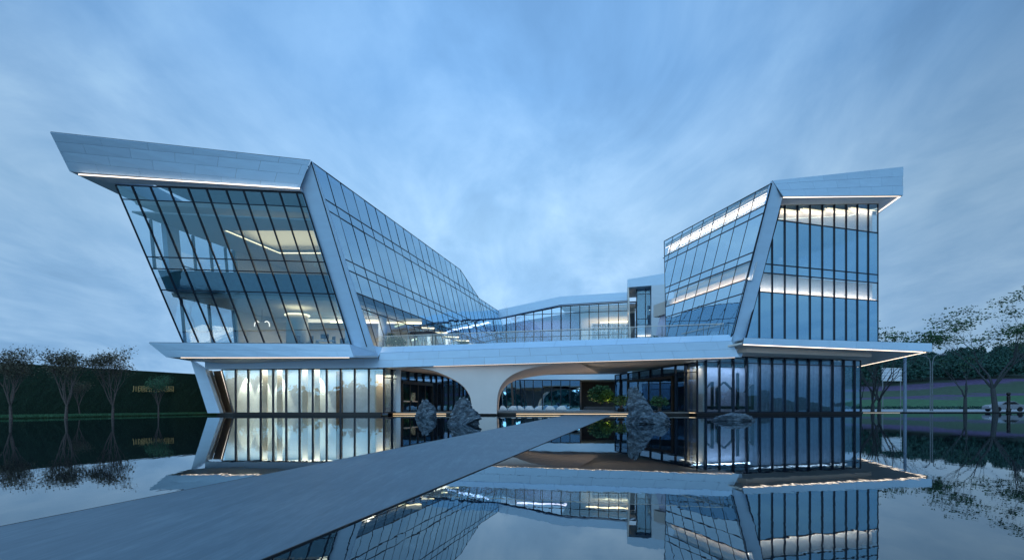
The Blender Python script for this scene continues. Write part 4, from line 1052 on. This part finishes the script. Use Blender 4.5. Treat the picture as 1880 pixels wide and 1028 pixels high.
# lettering
sign = empty('gold_lettering', P(282, 714, 52) + hn * .2); tag(sign, 'gold Chinese characters mounted on the dark green wall', 'lettering')
chars = '川港合作示范园'
xs = (249.5, 261, 271.5, 281.5, 292, 303, 314)
ang = math.atan2(hd.y, hd.x)
for ch, x in zip(chars, xs):
    cu = bpy.data.curves.new('character', 'FONT'); cu.body = ch; cu.size = .62; cu.extrude = .03; cu.align_x = 'CENTER'; cu.align_y = 'CENTER'
    to = bpy.data.objects.new('tmp', cu); COL.objects.link(to)
    me = bpy.data.meshes.new_from_object(to.evaluated_get(bpy.context.evaluated_depsgraph_get())); bpy.data.objects.remove(to)
    me.name = 'character'; me.materials.clear(); me.materials.append(M['gold'])
    HP = Pl(h0 + hn * .18, hd, (0, 0, 1)); q = HP.ray(x, 714.5)
    co = bpy.data.objects.new('character', me); COL.objects.link(co); co.parent = sign; co.location = q - sign.location; co.rotation_euler = (R(90), 0, ang)
# grass bank
gb = MB(); ga, gc = hA + hn * 1.0, hB + hn * 1.0
gw = [hA - hn * .02, hB - hn * .02, h1 + hd * 3 + hn * 1.6, h1 + hn * 1.9, h0 + hn * 5.2, hA + hn * 9]
gb.prism([q + V3((0, 0, -.1)) for q in gw], (0, 0, .17)); tag(gb.build('grass_bank', M['lawn_dark']), 'low grassy bank at the foot of the green wall', kind='structure')
gv, gf = [], []; rg = random.Random(4)
for _ in range(45000):
    t = rg.random(); s = rg.random(); base = lerp(hA, hB, .15 + t * .8); wdt = lerp(8, 1.4, min(1, max(0, .2 + t * .95)))
    p = base + hn * (.1 + s * wdt); p.z = .06
    l = rg.uniform(.06, .2); a = rg.uniform(0, 6.28); dx = V3((math.cos(a), math.sin(a), 0)) * .03; tp = p + V3((rg.gauss(0, .05), rg.gauss(0, .05), l))
    bI = len(gv); gv += [tuple(p - dx), tuple(p + dx), tuple(tp)]; gf.append((bI, bI + 1, bI + 2))
me = bpy.data.meshes.new('ground_cover'); me.from_pydata(gv, [], gf); me.materials.append(M['leaf_pale']); go = bpy.data.objects.new('ground_cover', me); COL.objects.link(go)
tag(go, 'bright green ground cover along the edge of the pool', kind='stuff')
LT = dict(trunk=.9, sxy=1.12, maxl=4, spread=.38, up=.35, kids=(4, 4), leaf='leaf_dark', ln=6, lrad=.28, lflat=.16, lsize=.13, leaf_min=.25, first=.7, curve=.10, rad=.085, bark='bark')
grp = 'trees in front of the green wall'
tree('round_tree', Pzd(20, .06, 34.5), 4.7, label='dark fan-branched tree at the far left edge of the picture', group=grp, seed=11, **LT)
tree('round_tree', Pzd(121, .06, 35.5), 4.55, label='dark fan-branched tree, the middle one of the three before the green wall', group=grp, seed=23, **LT)
tree('round_tree', Pzd(207, .06, 37.5), 4.85, label='dark fan-branched tree left of the gold lettering', group=grp, seed=31, **LT)
LT2 = dict(LT); LT2.update(leaf='leaf_pale', leaf_min=.5, ln=5, rad=.06, lsize=.10)
tree('round_tree', Pzd(291, .06, 44), 3.35, label='small pale green round tree in front of the gold lettering', group=grp, seed=47, **LT2)
LT3 = dict(LT2); LT3.update(leaf='leaf_dark', leaf_min=.75, ln=3)
tree('round_tree', Pzd(147, .06, 44), 3.1, label='faint bare small tree behind and between the two dark trees', group=grp, seed=53, **LT3)

# ------------------------------------------------------------------ right: shore, paving, hill, forest
sh_ = MB().prism([(33.5, 67, -.2), (150, 66.6, -.2), (300, 200, -.2), (30, 200, -.2)], (0, 0, .26))
tag(sh_.build('shore', M['lawn_dark']), 'low shore behind the pool on the right', kind='structure')
tag(MB().prism([(33.5, 66.75, -.2), (150, 66.35, -.2), (150, 66.6, -.2), (33.5, 67, -.2)], (0, 0, .3)).build('shore_kerb', M['black']), 'dark stone kerb where the pool ends on the right', kind='structure')
tag(MB().prism([(36, 73, .064), (190, 73, .064), (230, 128, .064), (40, 128, .064)], (0, 0, .02)).build('road', simple('pale_paving', (.36, .38, .42), .6)), 'pale paved road beyond the shore', kind='structure')
strip(B, V3((43.0, 66.72, .04)), V3((47.5, 66.7, .04)), emit('kerb_light', (1, .72, .30), .45), .03)
prof = [(60, .02), (150, .05), (165, .5), (230, 6), (300, 15), (450, 38), (700, 66), (1200, 95), (1700, 60)]
def hz_(x, y):
    z = 0
    for i in range(len(prof) - 1):
        if prof[i][0] <= y <= prof[i + 1][0]:
            t = (y - prof[i][0]) / (prof[i + 1][0] - prof[i][0]); z = lerp(prof[i][1], prof[i + 1][1], t)
    s = (x / max(y, 1) - .60) / .35; k = .72 + .38 * max(0, min(1, s))
    if x < 10: k *= max(.12, 1 - (10 - x) / 260)
    return z * k + (noise.noise(V3((x * .006, y * .006, 0))) * 9 + noise.noise(V3((x * .02, y * .02, 3))) * 2) * max(0, min(1, (y - 230) / 300))
m, nt, b, o = newmat('hillside_lawn_and_flower_bands')
tcn = nt.nodes.new('ShaderNodeTexCoord'); spn = nt.nodes.new('ShaderNodeSeparateXYZ'); L(nt, tcn.outputs['Object'], spn.inputs[0])
nn = noise_n(nt, tcn.outputs['Object'], .035, 4); nf = noise_n(nt, tcn.outputs['Object'], .6, 5, .7)
yy = mth(nt, 'ADD', spn.outputs[1], mth(nt, 'MULTIPLY', nn, 60))
yy = mth(nt, 'SUBTRACT', yy, mth(nt, 'MULTIPLY', spn.outputs[0], .10))
yn = mth(nt, 'DIVIDE', yy, 500)
cr = ramp(nt, yn, [(0, (.03, .085, .03)), (.27, (.025, .13, .045)), (.44, (.025, .13, .045)), (.455, (.075, .045, .13)), (.475, (.07, .05, .13)), (.485, (.03, .08, .035)), (.555, (.03, .07, .035)), (.57, (.09, .055, .15)), (.60, (.07, .045, .12)), (.615, (.012, .035, .02)), (1, (.012, .035, .02))])
L(nt, mixc(nt, 1.0, cr, ramp(nt, nf, [(.35, (.35, .45, .40)), (.65, (1.4, 1.35, 1.4))]), 'MULTIPLY'), b.inputs['Base Color']); b.inputs['Roughness'].default_value = .9
hv = []; xs_ = [-700 + 25 * i for i in range(100)]; ys_ = [131 + 6 * i for i in range(60)] + [500 + 30 * i for i in range(41)]
for y in ys_:
    for x in xs_: hv.append((x, y, hz_(x, y)))
nxx = len(xs_); hf = [(j * nxx + i, j * nxx + i + 1, (j + 1) * nxx + i + 1, (j + 1) * nxx + i) for j in range(len(ys_) - 1) for i in range(nxx - 1)]
hm = MB(); hm.add(hv, hf); tag(hm.build('hill', m, None, True), 'green hill with purple flower bands beyond the road', kind='structure')
# forest as one mass
def forest(name, spots, label, mat, seed, per=170, leaf=.9):
    rg = np.random.RandomState(seed); Vv = []; k = 0
    for (x, y, z, r, h) in spots:
        n = per
        a = rg.uniform(0, 2 * np.pi, n); c = rg.uniform(-.7, 1, n); s = np.sqrt(1 - c * c)
        lump = 1 + .28 * np.sin(a * 3 + x) * np.cos(c * 4 + y)
        rr = rg.uniform(.72, 1.05, n) * lump
        px = x + r * rr * s * np.cos(a); py = y + r * rr * s * np.sin(a); pz = z + h * .55 + h * .48 * rr * c
        C = np.stack([px, py, pz], 1)
        d1 = rg.normal(size=(n, 3)); d1 /= np.linalg.norm(d1, axis=1)[:, None]
        d2 = np.cross(d1, rg.normal(size=(n, 3))); d2 /= np.linalg.norm(d2, axis=1)[:, None]
        sz = rg.uniform(.5, 1.2, n)[:, None] * leaf
        Vv.append(np.stack([C - d1 * sz, C - d2 * sz * .7, C + d1 * sz, C + d2 * sz * .7], 1).reshape(-1, 3))
        k += n
    Vv = np.concatenate(Vv); me = bpy.data.meshes.new(name)
    nq = len(Vv) // 4
    me.vertices.add(len(Vv)); me.vertices.foreach_set('co', Vv.ravel())
    me.loops.add(nq * 4); me.loops.foreach_set('vertex_index', np.arange(nq * 4))
    me.polygons.add(nq); me.polygons.foreach_set('loop_start', np.arange(0, nq * 4, 4)); me.polygons.foreach_set('loop_total', np.full(nq, 4))
    me.materials.append(mat); me.update(calc_edges=True); me.validate()
    o = bpy.data.objects.new(name, me); COL.objects.link(o); tag(o, label, kind='stuff'); return o
rg = random.Random(5); sp_ = []
for _ in range(520):
    y = 305 + 330 * rg.random() ** 1.6; x = rg.uniform(.56, 1.12) * y; h = rg.uniform(5.5, 10.5)
    if .60 < x / y < .72 and y < 360 and rg.random() < .5: h *= .7
    sp_.append((x, y, hz_(x, y), h * rg.uniform(.34, .5), h))
forest('forest', sp_, 'dense wood covering the hill beyond the flower bands', M['forest'], 3)
sp_ = []
for _ in range(70):
    x = rg.uniform(95, 190); y = rg.uniform(145, 225); h = rg.uniform(2.5, 5) if rg.random() < .7 else rg.uniform(5, 8)
    if rg.random() < .55: continue
    sp_.append((x, y, hz_(x, y), h * .34, h))
# low hedge along the road
lh = [(36 + i * 1.3, 130 + rg.uniform(-.5, .5), 0, .9, .75) for i in range(150)]
forest('roadside_hedge', lh, 'low clipped hedge along the far side of the road', M['forest'], 8, 60, .22)
# wood behind the camera (seen in the glass)
sp_ = [(rg.uniform(-260, 260), rg.uniform(-150, -90), -2.5, rg.uniform(4, 7), rg.uniform(8, 13)) for _ in range(260)]
forest('far_wood', sp_, 'dark line of woodland on the shore behind the viewer', M['forest'], 6, 130, 1.1)
bk2 = MB(); v_ = []; f_ = []
for i in range(81):
    x = -400 + 10 * i; v_ += [(x, -68, -.1), (x, -100, .6), (x, -165, 9 + 4 * noise.noise(V3((i * .13, 2, 0)))), (x, -260, 4)]
for i in range(80):
    for j in range(3): f_.append((4 * i + j, 4 * i + j + 1, 4 * i + j + 5, 4 * i + j + 4))
bk2.add(v_, f_); tag(bk2.build('bank', M['lawn_dark'], None, True), 'dark bank rising behind the viewer', kind='structure')
# distant mountain
mm = MB(); pts = []
for i in range(61):
    x = 300 + 60 * i; z = 130 + 60 * noise.noise(V3((i * .12, 0, 0))) + 35 * noise.noise(V3((i * .4, 5, 0))); pts.append((x, z))
vv = []; ff = []
for j, (dy, k) in enumerate(((0, 0), (250, .55), (450, 1), (800, .3))):
    for x, z in pts: vv.append((x, 2300 + dy, z * k + noise.noise(V3((x * .01, dy, 0))) * 14 * k))
for j in range(3):
    for i in range(60): ff.append((j * 61 + i, j * 61 + i + 1, (j + 1) * 61 + i + 1, (j + 1) * 61 + i))
mm.add(vv, ff); tag(mm.build('mountain', simple('hazed_wooded_slope', (.05, .10, .13), .9, 0, .2, .01), None, True), 'far wooded mountain ridge beyond the right hill', kind='structure')  # distance haze painted into the ridge as a bluish base colour

RT = dict(leaf='leaf', bark='bark_blue')
tree('spreading_tree', Pzd(1828, .06, 68.5), 15.6, trunk=3.4, label='tall wide-crowned tree with feathery leaves, biggest tree on the right shore', group='trees on the right shore', seed=8, rad=.26, maxl=5, spread=.50, up=.10, kids=(3, 3), ln=9, lrad=.60, lflat=.04, lsize=.28, first=.62, curve=.22, leaf_min=.40, sxy=1.3, **RT)
tree('spreading_tree', Pzd(1602, .06, 69.5), 11.6, trunk=1.2, label='multi-stemmed tree just right of the right wing, leaning left trunk', group='trees on the right shore', seed=15, rad=.24, maxl=4, spread=.42, up=.25, kids=(3, 3), ln=16, lrad=.75, lflat=.07, lsize=.34, leaf_min=.70, first=.7, **RT)
tree('spreading_tree', Pzd(1614, .06, 70), 11.2, trunk=1.4, label='multi-stemmed tree under the right canopy tip, beside the light column', group='trees on the right shore', seed=19, rad=.22, maxl=4, spread=.44, up=.22, kids=(3, 3), ln=16, lrad=.75, lflat=.07, lsize=.34, leaf_min=.70, first=.7, **RT)
tree('spreading_tree', Pzd(1772, .06, 69), 7.2, trunk=1.8, label='thin sparse tree left of the tall wide-crowned tree', group='trees on the right shore', seed=27, rad=.2, maxl=4, spread=.36, up=.3, kids=(2, 2), ln=3, lrad=.4, lflat=.1, lsize=.2, **RT)
tree('spreading_tree', Pzd(1912, .06, 71), 12.6, trunk=3.0, label='leafy tree cut off by the right edge of the picture', group='trees on the right shore', seed=35, rad=.24, maxl=5, spread=.46, up=.14, kids=(2, 3), ln=4, lrad=.7, lflat=.05, lsize=.30, leaf_min=.4, **RT)
tree('spreading_tree', Pzd(1581, .06, 74), 6.0, trunk=1.6, label='slim bare tree directly beside the corner of the right ground floor', group='trees on the right shore', seed=39, rad=.1, maxl=3, spread=.35, up=.3, kids=(2, 3), ln=4, lrad=.3, lflat=.1, lsize=.2, **RT)
tree('bare_tree', V3((.2, 80, .26)), 16.2, trunk=6.0, label='bare courtyard tree rising behind the terrace railing', group=None, seed=61, rad=.16, maxl=5, spread=.34, up=.35, kids=(2, 3), ln=0, lrad=.2, lflat=.05, lsize=.01, leaf_min=2, first=.6, curve=.18)

# ------------------------------------------------------------------ shrubs, seats, planters
shrub('planted_shrub', V3((13.4, 82.5, .75)), 1.45, 3.1, 'large green shrub in the dark courtyard recess, unlit left half', None, 71, 'leaf', False, 1500)
s2 = shrub('planted_shrub', V3((14.1, 80.8, .75)), .95, 2.4, 'yellow-green shrub lit from below in the courtyard recess', None, 72, 'leaf_shrub', False, 900)
spot(s2, V3((0, -1.4, .1)), V3((0, 0, 1.5)), 200, (1, .80, .30), 48)
pl_ = MB().prism([V3((10.8, 79.2, .26)), V3((16.9, 78.6, .26)), V3((17, 84.5, .26)), V3((11.2, 85, .26))], (0, 0, .5)).build('planter', M['interior_dark']); tag(pl_, 'low dark stone planter holding the lit shrub', 'planter')
gp = 'potted plants at the right entrance'
shrub('potted_plant', V3((11.0, 55, .26)), .75, 1.7, 'potted plant left of the tallest rock by the right entrance', gp, 73, 'leaf')
shrub('potted_plant', V3((13.7, 50.6, .0)), .7, 1.75, 'potted plant right of the tallest rock by the right entrance', gp, 74, 'leaf')
gp = 'potted plants on the terrace'
def onterr(px, y, zf=6.15): d = (zf - CH) * F / (YH - y); return d
for px, d, r, h, lb, lf_ in ((717, 54.5, .45, 1.9, 'tall potted cactus-like plant at the left end of the terrace', 'leaf'), (732, 54.5, .6, 1.45, 'round potted bush beside the tall plant at the left end of the terrace', 'leaf'), (852, 56, .55, 1.3, 'low potted bush behind the railing near the left glass wall', 'leaf'),
                         (991, 58, .4, 1.1, 'dark potted bush, leftmost of three behind the middle railing', 'leaf_dark'), (1007.5, 58, .5, 1.6, 'tallest potted bush of three behind the middle railing', 'leaf'), (1022, 58, .5, 1.1, 'low potted bush, rightmost of three behind the middle railing', 'leaf_dark'),
                         (1205, 56, .9, 1.7, 'broad leafy plant at the foot of the white portal', 'leaf'), (1221, 55, .8, 1.5, 'broad leafy plant at the corner of the right glass wall', 'leaf')):
    shrub('potted_plant', Pzd(px, 6.2, d), r, h, lb, gp, int(px), lf_, True, 500)
for px, d, lb in ((886, 52.6, 'white dome light on the terrace edge, leftmost'), (937, 52.4, 'white dome light on the terrace edge below the bare tree'), (1094, 52.0, 'white dome light on the terrace edge before the lit shelves'), (1168, 51.6, 'white dome light on the terrace edge by the white portal')):
    t_ = (px - 703) / (1347 - 703); z_ = lerp(tp0.z, tp1.z, t_)
    o = MB().lathe(Pzd(px, z_ - .05, d - .6), [(.24, 0), (.22, .12), (.13, .2), (.02, .23)], 14).build('dome_light', M['paper'], None, True); tag(o, lb, 'lamp', 'dome lights on the terrace edge')
# white sculptural seats in the courtyard
seats = [(924, 'low white peaked seat next to the flared pier'), (941, 'second white peaked seat from the flared pier'), (957, 'third white peaked seat from the flared pier'), (972, 'fourth white peaked seat, in the middle of the row'), (988, 'fifth white peaked seat from the flared pier'), (1010, 'sixth white peaked seat, after the gap in the row'), (1031, 'last white peaked seat at the right end of the row')]
for i, (px, lb) in enumerate(seats):
    d = 77; c = Pzd(px, .262, d); wd = [1.0, 1.25, .9, 1.3, 1.0, 1.35, 1.35][i] / 2; pk = [-.1, .15, -.3, 0, .3, 0, .1][i]
    b0 = [c + V3((a * wd, b * .5, .0)) for a, b in ((-1, -1), (1, -1), (1, 1), (-1, 1))]
    b1 = [q + V3((0, 0, .2)) for q in b0]; tp = [c + V3((pk + a * wd * .45, b * .3, .62)) for a, b in ((-1, -1), (1, -1), (1, 1), (-1, 1))]
    s = MB(); s.hull2(b0, b1); s.hull2([q + V3((0, 0, .001)) for q in b1], tp)
    o = bevel(s.build('lounge_seat', M['paper']), .04); tag(o, lb, 'seat', 'white lounge seats in the courtyard')

# ------------------------------------------------------------------ furniture in the left wing
ds = empty('office_desk', Pzd(598, 6.2, 51)); tag(ds, 'grey desk behind the lower front glass near the corner frame', 'desk')
dl = ds.location
MB().box(dl + V3((0, 0, .74)), (1.7, .8, .05)).build('desktop', M['white2'], ds)
for a in (-.8, .8): MB().box(dl + V3((a, 0, .36)), (.05, .75, .72)).build('leg', M['lamp_grey'], ds)
mo = empty('computer_monitor', dl + V3((-.1, 0, .77))); tag(mo, 'black computer monitor standing on the grey desk', 'monitor')
q = mo.location
MB().box(q + V3((0, 0, .38)), (.75, .04, .44)).build('screen', M['black'], mo); MB().box(q + V3((0, .05, .1)), (.08, .05, .2)).build('neck', M['black'], mo); MB().box(q + V3((0, .03, .012)), (.3, .22, .02)).build('base', M['black'], mo)
def chair(loc, rz, lb):
    c = empty('office_chair', loc); c.rotation_euler = (0, 0, rz); tag(c, lb, 'chair', 'chairs in the left wing')
    def part(mb, n, mat): o = mb.build(n, mat); o.parent = c; return o
    bevel(part(MB().box((0, 0, .47), (.5, .5, .09)), 'seat', M['pot']), .03); bevel(part(MB().box((0, .25, .85), (.48, .07, .6)), 'backrest', M['pot']), .03)
    for a, b_ in ((-1, -1), (1, -1), (1, 1), (-1, 1)): part(MB().tube([V3((a * .2, b_ * .2, .43)), V3((a * .24, b_ * .24, 0))], .018, 6), 'leg', M['lamp_grey'])
for px, d, rz, lb in ((552, 50.2, 1.2, 'dark chair beside the glowing round column'), (568, 50.4, -.6, 'dark chair between the round column and the desk'), (617, 51.2, 2.5, 'dark chair right of the desk'), (629, 52, .3, 'dark chair closest to the corner frame')):
    chair(Pzd(px, 6.2, d), rz, lb)
pn = empty('pendant_lamp', V3((-24.1, 52.5, 9.2))); tag(pn, 'pendant of bright crescent lights hanging left of the round column', 'lamp')
for dx in (-.45, .45):
    q = [V3((-24.1 + dx + .28 * math.cos(t) * (1 if dx < 0 else -1), 52.5, 8.6 + .4 * math.sin(t))) for t in [(.9 + k * .5) for k in range(6)]]
    MB().tube(q, .05, 6).build('light_tube', M['led'], pn)
MB().tube([V3((-24.1, 52.5, 9.0)), V3((-24.1, 52.5, z_s0 - .36))], .015, 5).build('cord', M['black'], pn)
MB().bar(V3((-24.6, 52.5, 9.0)), V3((-23.6, 52.5, 9.0)), (0, .04, 0), (0, 0, .04)).build('canopy_bar', M['black'], pn)
fl = empty('floor_lamp', GS.pt(dl1 - .9, .05, -1.6)); tag(fl, 'floor lamp with glowing cone shade inside the left entrance', 'lamp'); q = fl.location
MB().lathe(q, [(.18, 0), (.18, .03), (.02, .05), (.02, 1.3)], 12).build('stand', M['bronze'], fl); MB().lathe(q + V3((0, 0, 1.2)), [(.42, 0), (.16, .85)], 18).build('lamp_shade', emit('lamp_shade_glow', (1, .62, .32), 1.6), fl, True)

# ------------------------------------------------------------------ street furniture and car on the right
sl = empty('street_lamp', Pzd(1710, .06, 84)); tag(sl, 'tall double-armed street lamp beyond the shore', 'street lamp'); q = sl.location
MB().tube([q + V3((-.15, 0, 0)), q + V3((-.15, 0, 7.3)), q + V3((-.3, 0, 8.0)), q + V3((-1.0, 0, 8.5))], [.10, .07, .07, .09], 8).build('pole', M['lamp_grey'], sl)
MB().tube([q + V3((.15, 0, 0)), q + V3((.15, 0, 7.3)), q + V3((.35, 0, 8.2)), q + V3((.8, 0, 8.65)), q + V3((1.9, 0, 8.7))], [.10, .07, .07, .07, .09], 8).build('pole', M['lamp_grey'], sl)
MB().box(q + V3((-1.1, 0, 8.52)), (.7, .25, .12)).build('lamp_head', M['lamp_grey'], sl); MB().box(q + V3((1.9, 0, 8.72)), (.8, .28, .12)).build('lamp_head', M['lamp_grey'], sl)
lc = empty('light_column', Pzd(1661.5, .06, 69)); tag(lc, 'plain blue-grey column standing on the shore under the canopy tip', 'post'); q = lc.location
MB().tube([q, q + V3((0, 0, 7.2))], [.20, .17], 12).build('shaft', simple('blue_grey_paint', (.16, .24, .36), .5), lc); MB().lathe(q, [(.3, 0), (.3, .06), (.22, .1)], 14).build('base', M['lamp_grey'], lc)
MB().tube([q + V3((0, 0, 7.2)), q + V3((.3, 0, 7.5)), q + V3((1.0, 0, 7.7))], [.08, .07, .06], 8).build('arm', M['lamp_grey'], lc)
bo = empty('stone_post', Pzd(1851.5, .06, 67.6)); tag(bo, 'short dark turned post on the shore beside the parked car', 'post'); q = bo.location
MB().lathe(q, [(.24, 0), (.24, .25), (.19, .32), (.17, 1.0), (.2, 1.9), (.2, 2.05), (.13, 2.1)], 14).build('shaft', M['black'], bo, True); MB().lathe(q + V3((0, 0, 2.1)), [(.12, 0), (.22, .1), (.22, .28), (.16, .36)], 14).build('cap', M['black'], bo, True)
bb = empty('billboard', Pzd(1637, .05, 140)); bb.location.z = hz_(97, 140); tag(bb, 'white framed billboard structure between the trees on the hill', 'billboard'); q = bb.location
for a in (-2.3, 2.3): MB().tube([q + V3((a, 0, 0)), q + V3((a, 0, 10.6))], .12, 6).build('post', M['lamp_grey'], bb)
MB().box(q + V3((0, 0, 8.9)), (5.0, .15, 3.0)).build('board', simple('pale_board', (.50, .56, .66), .5), bb)
for k in range(5): MB().box(q + V3((0, -.12, 7.3 + k * .8)), (5.2, .08, .12)).build('rail', M['paper'], bb)
car = empty('parked_car', Pzd(1843, .084, 76)); tag(car, 'white parked saloon car, its paint darkened as dusk shade, by the shore at the right edge', 'car'); q = car.location
prof_ = [(-2.4, .35), (-2.35, .75), (-1.9, .92), (-1.2, .98), (-.55, 1.38), (.75, 1.42), (1.55, 1.02), (2.2, .92), (2.4, .7), (2.4, .35)]
body = MB().prism([q + V3((x, -.88, z)) for x, z in prof_], (0, 1.76, 0)).build('body', simple('dusk_shaded_car_paint', (.22, .25, .30), .2, 0, .02), car); bevel(body, .1, 3)  # dusk shade put into the body colour: white paint turned dark grey-blue
gwn = MB(); 
for x0, x1, x2, x3 in ((-1.05, -.52, -.05, -.05), (.05, .05, .72, 1.35)):
    gwn.prism([q + V3((x0, -.90, 1.0)), q + V3((x1, -.90, 1.32)), q + V3((x2, -.90, 1.34)), q + V3((x3, -.90, 1.02))], (0, .02, 0))
gwn.build('side_window', M['black'], car)
for a in (-1.5, 1.45):
    for s in (-.85, .85):
        wv = MB(); ring = [q + V3((a + .33 * math.cos(t), s - .1, .33 + .33 * math.sin(t))) for t in [2 * math.pi * k / 18 for k in range(18)]]; wv.prism(ring, (0, .2, 0)); wv.build('wheel', M['black'], car)
MB().box(q + V3((2.4, -.6, .72)), (.06, .35, .14)).build('tail_light', simple('red_lens', (.4, .02, .02), .3), car)
MB().box(q + V3((-2.38, -.6, .68)), (.06, .4, .14)).build('headlight', M['paper'], car)
